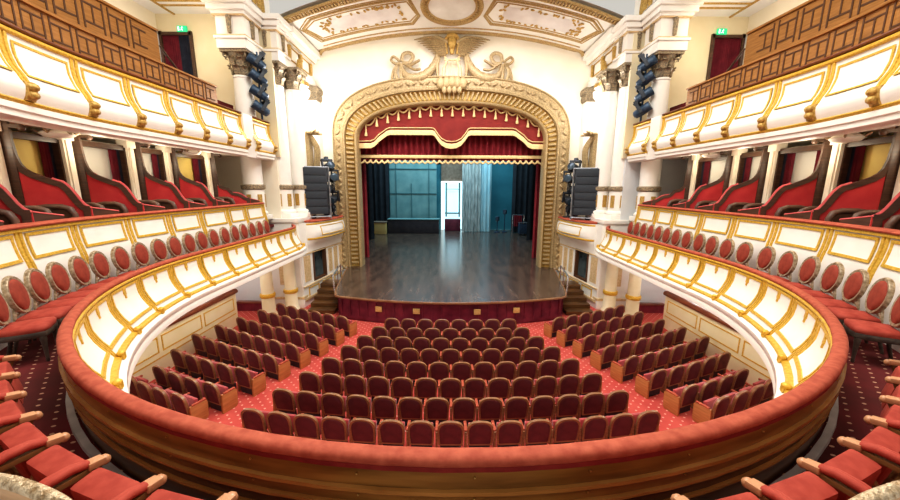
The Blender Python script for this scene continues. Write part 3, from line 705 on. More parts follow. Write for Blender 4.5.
# ------------------------------------------------------------------ parterre partitions at stalls level
for s in (-1, 1):
    wd = WORD[s]
    a, b = sgn(s, .85, HP+4.3)
    t = thing('parterre_partition', f'ivory panelled {wd} partition with mahogany rail behind side stalls seats', 'partition', (s*7.9, 9, Z_ST))
    PP = Prof([(7.85, -3.83), (7.85, -4.95)])
    usweep(MB(), [(7.85, -3.80), (7.97, -3.80), (7.97, Z_ST), (7.85, Z_ST)], a, b).build('wall', M['ivory2'], t)
    usweep(MB(), [(7.76, -3.82), (7.74, -3.75), (7.79, -3.69), (7.90, -3.67), (8.05, -3.69), (8.08, -3.77), (8.04, -3.82)], a, b).build('rail', M['wood_rail'], t, angle=60)
    g = MB(); PQ = [MQ(QM(HP+4.2, 7.85)-1.62*k, 7.85) for k in range(7, -1, -1)]
    for q0, q1 in zip(PQ, PQ[1:]):
        A, B = sgn(s, q0+dq(q0, .06, 7.85), q1-dq(q1, .06, 7.85)); frame(g, PP, A, B, .14, .54, .012, .035, .032, .02, 1, rr=7.85); patch(g, PP, *sgn(s, q0, q1), .66, .69, .01, .02, 1)
    g.build('gilt_frames', M['gold'], t)
# ------------------------------------------------------------------ stalls seats
def outline_back(w, h0, h1, n=12, e=2.7):
    """rounded-top seat back outline in (x, z)"""
    pts = [(-w*.94, h0), ]
    zc = h1-.19
    pts.append((-w, zc-.05))
    for i in range(n+1):
        t = PI-PI*i/n; c, s_ = math.cos(t), math.sin(t)
        pts.append((w*math.copysign(abs(c)**(2/e), c), zc+.19*abs(s_)**(2/2.3)))
    return pts+[(w, zc-.05), (w*.94, h0)]
def tilt(mb, piv, a):
    c, s_ = math.cos(a), math.sin(a)
    mb.v = [(x, piv[0]+(y-piv[0])*c+(z-piv[1])*s_*-1*-1*-1, piv[1]+(y-piv[0])*s_+(z-piv[1])*c) for x, y, z in mb.v]; return mb
def make_stall_seat(end=None):
    t = thing('stalls_seat', 'x', 'theatre seat')
    piv = (-.16, .22)
    o = outline_back(.248, .20, .745)
    # wooden rim around the back
    inn = outline_back(.212, .235, .710)
    fr = MB()
    fr.loft([[(x, -.20, z) for x, z in o], [(x, -.15, z) for x, z in o], [(x, -.15, z) for x, z in inn], [(x, -.20, z) for x, z in inn]], True, False, True)
    tilt(fr, piv, .12).build('back_frame', M['wood_seat'], t)
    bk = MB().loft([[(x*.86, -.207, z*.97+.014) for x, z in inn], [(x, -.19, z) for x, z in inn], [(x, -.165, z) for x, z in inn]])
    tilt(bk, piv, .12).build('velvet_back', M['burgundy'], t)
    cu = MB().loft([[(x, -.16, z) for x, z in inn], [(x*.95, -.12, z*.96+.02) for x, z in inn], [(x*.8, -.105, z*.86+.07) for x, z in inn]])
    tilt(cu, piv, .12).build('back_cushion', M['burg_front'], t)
    se = MB().box((0, 0, 0), (.43, .08, .34)); se.v = [(x, y*math.cos(-.2)-z*math.sin(-.2)-.03, y*math.sin(-.2)+z*math.cos(-.2)+.36) for x, y, z in se.v]
    se.build('folded_seat', M['burg_front'], t, bevel=.025)
    MB().box((0, -.12, .09), (.40, .06, .18)).build('under_frame', M['black_metal'], t)
    def side(sx, big):
        m = 'wood_end' if big else 'wood_seat'
        pan = [(-.20, .0), (.12, 0), (.16, .06), (.17, .40), (.14, .435), (-.18, .455)] if big else [(-.17, .0), (-.05, 0), (.0, .2), (.13, .40), (.12, .43), (-.17, .45)]
        pm = MB(); wd = .028 if big else .02; px = sx*.268
        pm.loft([[(px-wd, y, z) for y, z in pan], [(px+wd, y, z) for y, z in pan]]); pm.build('side_panel', M[m], t, bevel=.006)
        MB().box((px, -.0, .462), (.06, .28, .035)).build('arm_pad', M['velvet_rail'], t, bevel=.012)
    side(-1, end == 'L'); 
    if end == 'R': side(1, True)
    elif end == 'r': side(1, False)
    return t
protos = {k: make_stall_seat(k) for k in (None, 'L', 'R', 'r')}
used = set()
def put(proto_key, loc, rz, label, group):
    p = protos[proto_key]
    if proto_key not in used:
        used.add(proto_key); p.location = loc; p.rotation_euler = (0, 0, rz); p['label'] = label; p['group'] = group; return p
    return dup(p, loc, rz, label, group)
YC = [10.74, 10.02, 9.34, 8.66, 7.95, 7.22, 6.48, 5.76]
ROW = ['front row', 'second row', 'third row', 'fourth row', 'fifth row', 'sixth row', 'seventh row', 'back row']
for k in range(8):
    n = 8+k
    for i in range(n):
        x = (i-(n-1)/2)*.555; y = YC[k]+x*x/46+.14
        key = 'L' if i == 0 else 'R' if i == n-1 else None
        side = 'from the left' if i < n/2 else 'from the right'
        j = i if i < n/2 else n-1-i
        mid = (n % 2 == 1 and i == n//2)
        lab = f'burgundy stalls seat in centre block, {ROW[k]}, ' + ('exactly in the middle of the row' if mid else f'{ORD[j]} {side}')
        put(key, (x, y, Z_ST), x/23, lab, f'stalls seats in the centre block')
INN = [(3.38, 10.34), (3.60, 9.70), (3.86, 9.04), (4.12, 8.40), (4.40, 7.82), (4.70, 7.20), (5.00, 6.60), (5.36, 6.2)]
OUT = [(5.90, 11.5), (6.22, 10.86), (6.52, 10.2), (6.80, 9.6), (7.0, 8.95), (6.86, 8.05), (6.62, 7.24), (6.95, 6.86)]
INN = [(x*1.06, y*1.065) for x, y in INN]; OUT = [(x*1.06, y*1.065) for x, y in OUT]
NS = [6, 6, 6, 6, 6, 5, 4, 4]
for s in (-1, 1):
    for k in range(8):
        (x0, y0), (x1, y1), n = INN[k], OUT[k], NS[k]
        sl = math.atan2(y1-y0, x1-x0)
        for i in range(n):
            f = i/(n-1); x, y = x0+(x1-x0)*f, y0+(y1-y0)*f - .05*math.sin(PI*f)+.1
            key = ('R' if s < 0 else 'L') if i == 0 else (('r' if s > 0 else None) if i == n-1 else None)
            what = 'on the aisle end' if i == 0 else ('against the ivory partition' if i == n-1 else f'{ORD[i]} from the aisle')
            lab = f'burgundy stalls seat in {WORD[s]} block, {ROW[k]}, {what}'
            put(key, (s*x, y, Z_ST), s*sl, lab, f'stalls seats in the {WORD[s]} block')

# ------------------------------------------------------------------ oval-backed chairs on the balcony
def make_oval_chair():
    t = thing('oval_back_chair', 'x', 'chair')
    def ov(rx, rz, y, z=.76, n=24, e=2.0): return [(rx*math.cos(2*PI*i/n), y-.16*(rz*math.sin(2*PI*i/n)+z-.78), z+rz*math.sin(2*PI*i/n)) for i in range(n)]
    f = MB(); f.loft([ov(.205, .255, -.22), ov(.215, .265, -.195), ov(.20, .25, -.165), ov(.165, .215, -.172), ov(.165, .215, -.212)], True, False, True)
    f.build('back_frame', M['silver'], t, angle=50)
    f = MB(); f.loft([ov(.167, .217, -.185), ov(.16, .21, -.162), ov(.115, .155, -.143), ov(.02, .03, -.145)]); f.build('oval_pad', M['velvet_oval'], t, angle=60)
    MB().loft([ov(.175, .225, -.208), ov(.17, .22, -.218)]).build('back_cloth', M['velvet_oval'], t)
    st = MB()
    for sx in (-1, 1): st.tube([(sx*.17, -.19, .40), (sx*.165, -.185, .50), (sx*.13, -.19, .60)], [.022, .02, .018], 8)
    st.tube([(-.15, -.185, .50), (0, -.185, .53), (.15, -.185, .50)], .016, 6); st.build('back_posts', M['silver'], t)
    def ring(k, z): 
        return [(k*x, k*y+.02, z) for x, y in [(-.19, -.2), (.19, -.2), (.215, -.05), (.225, .12), (.20, .205), (.1, .225), (-.1, .225), (-.20, .205), (-.225, .12), (-.215, -.05)]]
    MB().loft([ring(.97, .40), ring(1.0, .42), ring(1.0, .45), ring(.92, .475), ring(.6, .49)]).build('seat_cushion', M['velvet_seat'], t, angle=60)
    MB().loft([ring(.96, .33), ring(1.01, .345), ring(1.01, .39), ring(.98, .405)]).build('seat_rail', M['dark_leg'], t)
    for sx in (-1, 1):
        MB().lathe([(.014, 0), (.02, .02), (.016, .05), (.026, .26), (.032, .29), (.03, .34)], (sx*.185, .19, 0), 10).build('leg', M['dark_leg'], t)
        MB().tube([(sx*.19, -.26, 0), (sx*.18, -.21, .18), (sx*.175, -.18, .36)], [.017, .022, .026], 8).build('leg', M['dark_leg'], t)
    return t
oc = make_oval_chair(); first = True
QL = [.985, 1.059, 1.13, 1.20, 1.275, 1.346, 1.424, 1.50, HP+.02, HP+.46, HP+.92, HP+1.37, HP+1.83, HP+2.31, HP+2.78, HP+3.24, HP+3.70, HP+4.16, HP+4.6]
QRT = [1.0, 1.084, 1.165, 1.245, 1.325, 1.405, 1.485, HP+.0, HP+.5, HP+.98, HP+1.42, HP+1.9, HP+2.36, HP+2.8, HP+3.23, HP+3.65, HP+4.08, HP+4.5, HP+4.92]
for s, L in ((-1, QL), (1, QRT)):
    for i, q in enumerate(L):
        x, y = U(s*q, 6.46); 
        r = s*min(q, HP) - s*(.06 if q > 1.2 else .02)
        n = len(L)
        pos = f'{ORD[i]} from viewer' if i < 10 else (f'{ORD[n-1-i]} from the stage' if i < n-1 else 'the one nearest the stage')
        lab = f'oval-backed russet velvet chair with gilt frame on {WORD[s]} balcony, {pos}'
        if first: first = False; oc.location = (x, y, Z_BAL); oc.rotation_euler = (0, 0, r); oc['label'] = lab; oc['group'] = f'oval-backed chairs on the left balcony'
        else: dup(oc, (x, y, Z_BAL), r, lab, f'oval-backed chairs on the {WORD[s]} balcony')

# ------------------------------------------------------------------ foreground armchairs
def make_armchair():
    """origin at floor under the middle of the seat, facing +y; left arm only (arms are shared along the row)"""
    t = thing('theatre_armchair', 'x', 'armchair')
    def sec(y, z0, z1, w, k): return [(-w, y, z0), (w, y, z0), (w, y, z1-k), (w*.8, y, z1), (-w*.8, y, z1), (-w, y, z1-k)]
    # the seat is tipped up: a thick upright cushion between the arms
    se = MB().box((0, 0, 0), (.375, .15, .34)); ca, sa = math.cos(.16), math.sin(.16)
    se.v = [(x, y*ca-z*sa+.135, y*sa+z*ca+.435) for x, y, z in se.v]; se.build('folded_seat', M['velvet_seat'], t, angle=50, bevel=.035)
    MB().box((0, -.02, .25), (.36, .22, .05)).build('seat_frame', M['arm_frame'], t, bevel=.01)
    def arm(sx, par_):
        X = sx*.235
        pts = [(X, -.17, .57), (X, -.10, .615), (X, .0, .64), (X, .09, .64), (X, .155, .62)]
        MB().tube(pts, [.022, .025, .026, .026, .024], 10).build('arm_pad', M['velvet_seat'], par_, angle=60)
        w_ = MB().box((X, .185, .605), (.062, .08, .042), 0, 0, -.16).ell((X, .23, .59), (.031, .028, .03), 10, 6)
        w_.build('arm_end', M['arm_wood'], par_, bevel=.008)
        b = MB().box((X, .03, .588), (.04, .36, .03)).tube([(X, .20, .575), (X, .17, .50), (X, .10, .46), (X, .05, .38), (X, .08, .26), (X, .12, .0)], [.014, .014, .014, .016, .016, .014], 8).tube([(X, -.17, .58), (X, -.18, .0)], .02, 8)
        b.build('arm_support', M['arm_frame'], par_)
    arm(-1, t)
    bk = [(-.20, .30), (-.215, .85), (-.21, 1.09), (-.16, 1.145), (-.08, 1.165), (0, 1.17), (.08, 1.165), (.16, 1.145), (.21, 1.09), (.215, .85), (.20, .30)]
    b = MB(); b.loft([[(x, -.16-.19*(z-.3), z) for x, z in bk], [(x, -.195-.19*(z-.3), z) for x, z in bk]]); b.build('back_panel', M['back_wood'], t, bevel=.008)
    pd = [(x*.86, z*.93+.02) for x, z in bk]
    b = MB(); b.loft([[(x, -.16-.19*(z-.3), z) for x, z in pd], [(x*.95, -.12-.19*(z-.3), z*.97+.01) for x, z in pd]]); b.build('back_pad', M['velvet_seat'], t, bevel=.012)
    cr = MB(); top = [(x, z) for x, z in bk[1:-1]]
    cr.tube([(a, -.178-.19*(b-.3), b+.006) for a, b, _ in smooth_path([(x, z, 0) for x, z in top], 3)], .022, 8)
    for k in range(15):
        x = -.19+.38*k/14; z = 1.172-1.4*x*x; cr.ell((x, -.345, z+.014), (.012, .022, .016), 6, 5)
    cr.build('carved_crest', M['carved'], t, angle=60)
    for sx in (-1, 1): MB().box((sx*.16, .06, .12), (.04, .04, .24)).build('leg', M['back_wood'], t)
    return t, arm
ac, armf = make_armchair(); first = True
AQ0, AST = .19, .0768
for s in (-1, 1):
    for k in range(-1, 7):
        # the arm on the viewer's side of seat k stands at AQ0+k*AST
        q = AQ0+(k+.5)*AST; x, y = U(s*q, 6.42); r = s*q
        lab = f'scarlet armchair with padded arms in the {WORD[s]} foreground, ' + ('lowest, mostly below the edge' if k < 0 else f'{ORD[k+1]} from the bottom edge' if k < 3 else f'{ORD[6-k]} from the oval-backed chairs')
        if first: first = False; ac.location = (x, y, Z_BAL); ac.rotation_euler = (0, 0, r); ac['label'] = lab; ac['group'] = 'foreground armchairs on the left'; t = ac
        else: t = dup(ac, (x, y, Z_BAL), r, lab, f'foreground armchairs on the {WORD[s]}')
        last = (s < 0 and k == -1) or (s > 0 and k == 6)
        if last:        # closing arm at the end of the row
            for nm in ('arm_pad', 'arm_end', 'arm_support'):
                src = [c for c in ac.children if c.name.split('.')[0] == nm][0]
                c = src.copy(); C.objects.link(c); c.parent = t; c.location = (.47, 0, 0); BASE[c.name] = BASE[t.name]
# ------------------------------------------------------------------ gilded proscenium frame
gf = thing('proscenium_frame', 'massive carved gilt frame arched around the stage opening', 'gilt frame', (0, YP, Z_STAGE))
def ring_at(k, y):
    a = 4.6+(5.75-4.6)*k; zb = 2.2+.1*k; h = 1.72+(2.83-1.72)*k; n = 2.35+.25*k
    return [(x, y, z) for x, z in arch(a, zb, h, n, nv=20, na=64)]
def band(rows): return MB().loft([ring_at(k, y) for k, y in rows], False, False)
band([(0, 17.9), (0, 17.32), (.03, 17.24), (.09, 17.22), (.12, 17.28), (.14, 17.36)]).build('inner_moulding', M['gold_fine'], gf, angle=60)
band([(.14, 17.36), (.2, 17.42), (.44, 17.36), (.48, 17.30)]).build('fluted_cove', M['gold_dark'], gf, angle=60)
band([(.48, 17.30), (.50, 17.16), (.56, 17.14), (.60, 17.20), (.64, 17.20), (.78, 17.13), (.92, 17.16), (.95, 17.10), (.99, 17.12), (1.0, 17.6)]).build('carved_border', M['gold_pale'], gf, angle=60)
def resample(r, n):
    L = [0]
    for p, q in zip(r, r[1:]): L.append(L[-1]+(Vector(q)-Vector(p)).length)
    out = []; j = 0
    for i in range(n):
        d = L[-1]*i/(n-1)
        while j < len(L)-2 and L[j+1] < d: j += 1
        k = (d-L[j])/max(L[j+1]-L[j], 1e-9); out.append(Vector(r[j]).lerp(Vector(r[j+1]), k))
    return out
def ringk(k, y, n):      # n points equally spaced along the middle of the band, carried to level k
    mid = [Vector(v) for v in ring_at(.3, 17.3)]; tgt = [Vector(v) for v in ring_at(k, y)]
    L = [0]
    for a, b in zip(mid, mid[1:]): L.append(L[-1]+(b-a).length)
    out = []; j = 0
    for i in range(n):
        d = L[-1]*i/(n-1)
        while j < len(L)-2 and L[j+1] < d: j += 1
        f = (d-L[j])/max(L[j+1]-L[j], 1e-9); out.append(tgt[j].lerp(tgt[j+1], f))
    return out
fl = MB(); NF = 112; A, B = ringk(.17, 17.36, NF), ringk(.45, 17.30, NF)
for i in range(1, NF-1):
    p, q = A[i], B[i]; tg = (A[i+1]-A[i-1]).normalized()*.06
    fl.loft([[tuple(p-tg), tuple(p+tg), tuple(p+tg*.6+Vector((0, -.06, 0))), tuple(p-tg*.6+Vector((0, -.06, 0)))], [tuple(q-tg), tuple(q+tg), tuple(q+tg*.6+Vector((0, -.07, 0))), tuple(q-tg*.6+Vector((0, -.07, 0)))]])
fl.build('flutes', M['gold_fine'], gf)
lv = MB(); Cc = resample(ring_at(.77, 17.12), 84)
for i in range(84):
    tg = (Cc[min(i+1, 83)]-Cc[max(i-1, 0)]); an = math.atan2(tg.z, tg.x)
    lv.ell(tuple(Cc[i]), (.15, .05, .07), 8, 5, Matrix.Rotation(-an+(.6 if i % 2 else -.6), 3, 'Y'))
lv.build('leaf_relief', M['gold_pale'], gf, angle=60)

# ------------------------------------------------------------------ emblem over the arch
em = thing('arch_emblem', 'gilded winged head above a lyre with ribboned swags on top of the arch', 'sculpture', (0, 17.1, 4.9))
YE = 17.25
def px(u, v): X, Z = at(u, v, YE); return (X-.03, YE, Z)
def wing(s):
    m = MB(); c = 451
    for k in range(9):       # feathers fanning out
        u1, v1 = c+s*(37-k*2.6), 40+k*1.9
        a = px(c+s*(5+k*.2), 44+k*1.4); b = px(u1, v1); mid = px(c+s*(21-k*1.2), 38.5+k*2.2)
        m.tube([a, (mid[0], YE-.10, mid[2]), b], [.09, .10, .02], 6, flat=.6)
    m.tube([px(c+s*4, 43), px(c+s*14, 37.5), px(c+s*28, 38.2), px(c+s*38, 40)], [.12, .10, .07, .02], 8)
    return m
for s in (-1, 1): wing(s).build('wing', M['gold_pale'], em, angle=60)
hd = MB(); c = px(451, 43.5); hd.ell((c[0], YE-.14, c[2]), (.20, .18, .27)); c2 = px(451, 36.5); hd.ell((c2[0], YE-.08, c2[2]), (.27, .15, .13))
for s in (-1, 1): hd.tube([px(451+s*5, 37), px(451+s*6.5, 45), px(451+s*5, 54)], [.09, .1, .05], 8)
hd.ell((c[0], YE-.33, c[2]-.03), (.04, .05, .06)).tube([px(451, 48), px(451, 54)], [.14, .08], 8)
hd.build('crowned_head', M['gold_dark'], em, angle=60)
ly = MB()
for s in (-1, 1): ly.tube([px(451+s*3, 80), px(451+s*8.5, 76), px(451+s*8, 68), px(451+s*5, 61), px(451+s*8, 55), px(451+s*10, 54)], [.08, .09, .07, .05, .05, .04], 8)
ly.tube([px(443, 60), px(459, 60)], .045, 8)
for k in (-3, -1, 1, 3): ly.tube([px(451+k, 60), px(451+k, 78)], .016, 5)
ly.ell(px(451, 79), (.32, .1, .1)); ly.build('lyre', M['tan'], em, angle=60)
for s in (-1, 1):
    sw = MB()
    P0 = [(437, 50), (435, 60), (430, 70), (421, 77), (411, 78), (404, 74), (400, 64)]
    f = lambda u: 451+s*(451-u)
    Q_ = smooth_path([px(f(u), v) for u, v in P0], 3); nq_ = len(Q_)-1; sw.tube(Q_, [.06+.18*math.sin(PI*k/nq_)**1.3*(1.0 if k % 2 else .86) for k in range(nq_+1)], 8)
    sw.tube([px(f(439), 52), px(f(436), 66), px(f(437), 78)], [.06, .1, .05], 8)
    sw.build('leaf_swag', M['gold_pale'], em, angle=60)
    rb_ = MB()
    for P_ in ([(399, 62), (393, 57), (390, 60), (394, 64), (399, 63)], [(401, 62), (402, 55), (408, 53), (412, 57), (408, 63), (401, 63)], [(399, 63), (393, 70), (391, 80)], [(400, 64), (400, 72), (401, 82)], [(402, 63), (408, 66), (414, 63), (419, 60)], [(408, 67), (414, 70), (420, 69)], [(396, 66), (394, 73), (397, 81)]):
        Q_ = smooth_path([px(f(u), v) for u, v in P_]); rb_.tube(Q_, [.09]+[.085]*(len(Q_)-2)+[.05], 7, flat=.7)
    rb_.build('ribbon_bow', M['gold_pale'], em, angle=60)
kt = MB()
for k in (-2, -1, 0, 1, 2):
    p = px(451+k*5.5, 83+abs(k)*.6); kt.ell((p[0], 17.08, p[2]), (.2, .14, .27))
for k in (-1.5, -.5, .5, 1.5): p = px(451+k*5, 90); kt.ell((p[0], 17.1, p[2]), (.13, .1, .2))
kt.build('shell_keystone', M['gold_fine'], em, angle=60)

# ------------------------------------------------------------------ curtains in the opening
pv = thing('valance', 'red front valance with gold braid edge and tasselled swags', 'valance', (0, 17.8, 2.0))
Yv = 17.75
def vx_(zx, zy): X, Z = at(zx/4.286+350, zy/4.286+60, Yv); return X-.03, Z
half = [(0, 380), (-22, 377), (-42, 366), (-58, 347), (-72, 326), (-82, 322), (-262, 322), (-275, 326), (-310, 352), (-328, 372), (-345, 379), (-400, 380)]
E_ = [vx_(432+a, b) for a, b in half[::-1]]+[vx_(432-a, b) for a, b in half[1:]]
TOPZ = lambda x: 4.15-.55*abs(x/4.8)**2.6*1.4
v = MB(); v.loft([[(x, Yv, TOPZ(x)) for x, z in E_], [(x, Yv-.02, (TOPZ(x)+z)/2) for x, z in E_], [(x, Yv, z) for x, z in E_]], False, False)
v.build('cloth', M['valance'], pv, angle=60)
g = MB(); g.loft([[(x, Yv-.03, z+.23) for x, z in E_], [(x, Yv-.045, z+.11) for x, z in E_], [(x, Yv-.03, z-.01) for x, z in E_]], False, False)
g.tube([(x, Yv-.04, z+.33) for x, z in E_], .030, 6); g.build('gold_braid', M['braid'], pv, angle=60)
NT = 17; PK = []
for i in range(NT):
    u = -370+740*i/(NT-1); y_ = 194+60*abs(u/370)**2.4+26*max(0, abs(u)/370-.86)/.14
    PK.append(vx_(436+u, y_))
cord = MB()
for (x0, z0), (x1, z1) in zip(PK, PK[1:]):
    cord.tube([(x0+(x1-x0)*k/6, Yv-.07, z0+(z1-z0)*k/6-.20*math.sin(PI*k/6)) for k in range(7)], .042, 6)
cord.build('swag_cord', M['braid'], pv, angle=60)
for x, z in PK:
    MB().lathe([(.01, .02), (.035, 0), (.03, -.2), (.055, -.26), (.04, -.3), (.075, -.5), (.06, -.54)], (x, Yv-.07, z), 8).build('tassel', M['braid'], pv)
def drape(mb, x0, x1, y, z0, z1, n, amp, per):
    g = []
    for k in range(n+1):
        x = x0+(x1-x0)*k/n; yy = y+amp*math.cos(2*PI*(x-x0)/per)+amp*.3*math.sin(5.1*x); g.append([(x, yy, z0), (x, yy, z1)])
    return mb.sheet(g)
b2 = thing('pleated_border', 'dark red pleated border curtain with gold fringe behind the valance', 'curtain', (0, 18.3, 1.2))
drape(MB(), -5.2, 5.2, 18.4, 1.35, 4.5, 260, .09, .30).build('pleats', M['curtain'], b2, angle=70)
fr = MB()
g = []
for k in range(201):
    x = -5.1+10.2*k/200; g.append([(x, 18.24, 1.62), (x, 18.2, 1.54), (x, 18.24, 1.46)])
fr.sheet(g)
for k in range(34):
    x = -4.95+.30*k; fr.tube([(x-.15, 18.24, 1.36), (x-.1, 18.22, 1.26), (x, 18.2, 1.2), (x+.1, 18.22, 1.26), (x+.15, 18.24, 1.36)], .055, 6)
fr.build('gold_fringe', M['braid'], b2, angle=60)
for s in (-1, 1):
    t = thing('side_curtain', f'narrow burgundy house curtain drawn to the {WORD[s]} edge of the stage', 'curtain', (s*5.1, 19.6, Z_STAGE))
    drape(MB(), s*5.7, s*4.78, 19.6, Z_STAGE+.01, 3.2, 60, .10, .24).build('pleats', M['curtain'], t, angle=70)
    for y, x0, x1 in ((22.5, 6.05, 9.0), (26.5, 6.0, 10.0), (31.0, 5.55, 11)):
        t2 = thing('masking_curtain', f'black masking curtain on {WORD[s]} side of stage, {"nearest" if y < 23 else "middle" if y < 27 else "furthest"} of three', 'curtain', (s*7.5, y, Z_STAGE), 'black masking legs')
        drape(MB(), s*x0, s*x1, y, Z_STAGE+.01, 4.6, 40, .10, .5).build('pleats', M['black'], t2, angle=70)

# ------------------------------------------------------------------ stage
sp = [(-5.6, 18), (-5.35, 17.2), (-4.62, 13.1), (-4.42, 12.55), (-4.25, 12.42)]
for i in range(1, 24):
    x = -4.25+8.5*i/24; sp.append((x, 11.72+.70*abs(x/4.25)**2))
sp += [(4.25, 12.42), (4.42, 12.55), (4.62, 13.1), (5.35, 17.2), (5.6, 18)]
top = MB(); top.loft([[(x, y, Z_STAGE) for x, y in sp], [(x, y, Z_STAGE-.07) for x, y in sp]])
struct(top.build('floor_stage_apron', M['stage']))
struct(MB().box((0, 25.5, Z_STAGE-.08), (24, 15, .14)).build('floor_stage', M['stage']))
lip = MB(); lip.tube([(x, y-.015, Z_STAGE-.03) for x, y in sp[1:-1]], .045, 6)
ap = thing('stage_apron', 'burgundy panelled stage apron with four small yellow-lit vents', 'stage front', (0, 12, Z_ST))
inn = [(x*.985, y+.1, Z_STAGE-.07) for x, y in sp[2:-2]]
MB().sheet([inn, [(x, y, Z_ST) for x, y, z in inn]]).build('front_wall', M['stage_front'], ap)
pl = MB()
for i in range(1, len(inn)-1, 1):
    x, y, z = inn[i]; an = math.atan2(inn[i+1][1]-inn[i-1][1], inn[i+1][0]-inn[i-1][0]); pl.box((x, y-.015, Z_ST+.45), (.035, .03, .8), an)
pl.sheet([[(x, y-.03, Z_ST+.80) for x, y, z in inn], [(x, y-.03, Z_ST+.86) for x, y, z in inn]]).sheet([[(x, y-.03, Z_ST+.08) for x, y, z in inn], [(x, y-.03, Z_ST+.2) for x, y, z in inn]])
pl.build('panel_stiles', M['stage_front'], ap)
for x in (-2.68, -1.25, .98, 2.45):
    y = 11.82+.7*(x/4.25)**2*.98
    MB().box((x, y-.03, Z_ST+.56), (.25, .05, .2), math.atan2(1.4*x/4.25**2, 1)).build('vent_plate', M['vent'], ap, bevel=.01)  # lit look of the vents put into a yellow plate colour
lip.build('stage_edge', M['wood_seat'], ap, angle=60)
# stage house
hs = MB(); hs.sheet([[(-11.5, 17.9, Z_STAGE), (-11.5, 17.9, 7)], [(-11.5, 33.5, Z_STAGE), (-11.5, 33.5, 7)]])
hs.sheet([[(11.5, 17.9, Z_STAGE), (11.5, 17.9, 7)], [(11.5, 33.5, Z_STAGE), (11.5, 33.5, 7)]])
struct(hs.build('wall_stage_sides', M['black']))
struct(MB().box((-7.5, 33.4, 1), (13.5, .1, 10.3)).box((6.5, 33.4, 1), (12, .1, 10.3)).box((0, 33.4, 4.1), (3, .1, 4)).build('wall_stage_back', M['teal']))
br = struct(MB().box((0, 0, 0), (2.1, .12, 2.2)).xf((.15, 33.2, 1.55)).build('wall_brick', M['brick']))
# lit loading doorway
dw = thing('lit_doorway', 'bright white-blue doorway at the back of the stage', 'doorway', (.2, 33.2, Z_STAGE))
MB().box((.22, 33.36, -1.6), (1.9, .05, 5.0)).build('glow_panel', M['glow'], dw)  # emissive panel stands in for the light of the corridor
MB().box((-.80, 33.1, -1.8), (.22, .3, 4.6)).box((1.22, 33.1, -1.8), (.2, .3, 4.6)).box((.2, 33.1, .48), (2.2, .3, .12)).build('door_frame', M['signwhite'], dw)  # frame is self-lit too, through the emissive sign white
lad = MB()
for x in (-.42, .85): lad.box((x, 33.15, -1.2), (.16, .08, 3.3))
lad.box((.2, 33.15, -2.5), (1.5, .1, .14)).box((.2, 33.15, -.2), (1.4, .1, .06)); lad.build('inner_posts', M['teal2'], dw)
MB().box((.2, 32.5, -3.55), (1.5, .7, 1.1)).build('loading_step', M['stage_front'], dw, bevel=.02)
fl = thing('scenery_flat', 'large grey-teal battened flat standing on the left of the stage', 'stage flat', (-3.45, 31.8, Z_STAGE))
MB().box((-3.45, 31.8, .1), (4.3, .1, 8.4)).build('canvas', M['teal2'], fl)
bt = MB()
for x in (-5.0, -3.6, -2.0): bt.box((x, 31.72, .1 if x != -3.6 else -1.9), (.09, .06, 8.4 if x != -3.6 else 4.4))
for z in (-.6, 1.6, 2.8): bt.box((-3.45, 31.72, z), (4.3, .06, .08))
bt.build('battens', M['batten'], fl)
pf = thing('scenery_platform', 'dark brown platform box standing before the grey-teal flat', 'platform', (-3.3, 30.6, Z_STAGE))
MB().box((-3.3, 30.6, -3.48), (4.5, 1.0, 1.24)).build('box', M['platform'], pf, bevel=.02)
MB().box((-3.3, 30.6, -2.84), (4.6, 1.1, .06)).build('top_board', M['teal2'], pf)
t = thing('scenery_crate', 'pale brown crate on stage between platform and left black curtain', 'crate', (-6.3, 29.8, Z_STAGE))
MB().box((-6.3, 29.8, -3.6), (1.3, .7, 1.0)).build('box', M['vent'], t, bevel=.03); MB().box((-6.3, 29.8, -3.05), (1.4, .8, .1)).build('lid', M['brick'], t)
t = thing('hanging_cloth', 'wide grey streaked cloth hanging right of the lit doorway', 'cloth', (2.0, 31.5, Z_STAGE))
drape(MB(), 1.05, 2.72, 31.5, Z_STAGE+.02, 4.6, 60, .07, .3).build('folds', M['cloth'], t, angle=70)
t = thing('hanging_cloth', 'pale teal narrow cloth hanging beside the grey streaked cloth', 'cloth', (3.2, 31.6, Z_STAGE))
drape(MB(), 2.74, 3.72, 31.6, Z_STAGE+.02, 4.6, 40, .06, .33).build('folds', M['cloth2'], t, angle=70)
for lab, x, y, h in (('blue stand lamp at the back of the stage, left of the pair', 4.3, 31.2, 1.1), ('blue stand lamp at the back of the stage, taller right of the pair', 5.0, 31.4, 1.7)):
    t = thing('stand_lamp', lab, 'stage lamp', (x, y, Z_STAGE))
    MB().lathe([(.25, 0), (.25, .05), (.04, .08), (.04, h)], (x, y, Z_STAGE), 10).build('stand', M['blue_metal'], t)
    MB().lathe([(.1, -.2), (.2, -.15), (.2, .2), (.1, .25)], (x, y, Z_STAGE+h+.15), 10).build('lamp_head', M['lens'], t)
t = thing('equipment_case', 'dark equipment case on castors at back right of stage', 'case', (6.6, 29.5, Z_STAGE))
MB().box((6.6, 29.5, -3.5), (1.3, .7, .9)).build('case_body', M['blue_metal'], t, bevel=.03); MB().box((6.6, 29.5, -3.02), (1.34, .74, .06)).build('lid', M['chrome'], t)
for sx in (-.5, .5): MB().lathe([(.08, 0), (.08, .15)], (6.6+sx, 29.5, Z_STAGE), 8).build('castor', M['black_metal'], t)
t = thing('clothes_rail', 'small steel rack with red cloth at back right of stage', 'rack', (6.0, 30.1, Z_STAGE))
m = MB()
for x in (5.5, 6.5): m.tube([(x, 30.1, Z_STAGE), (x, 30.1, -2.4)], .04)
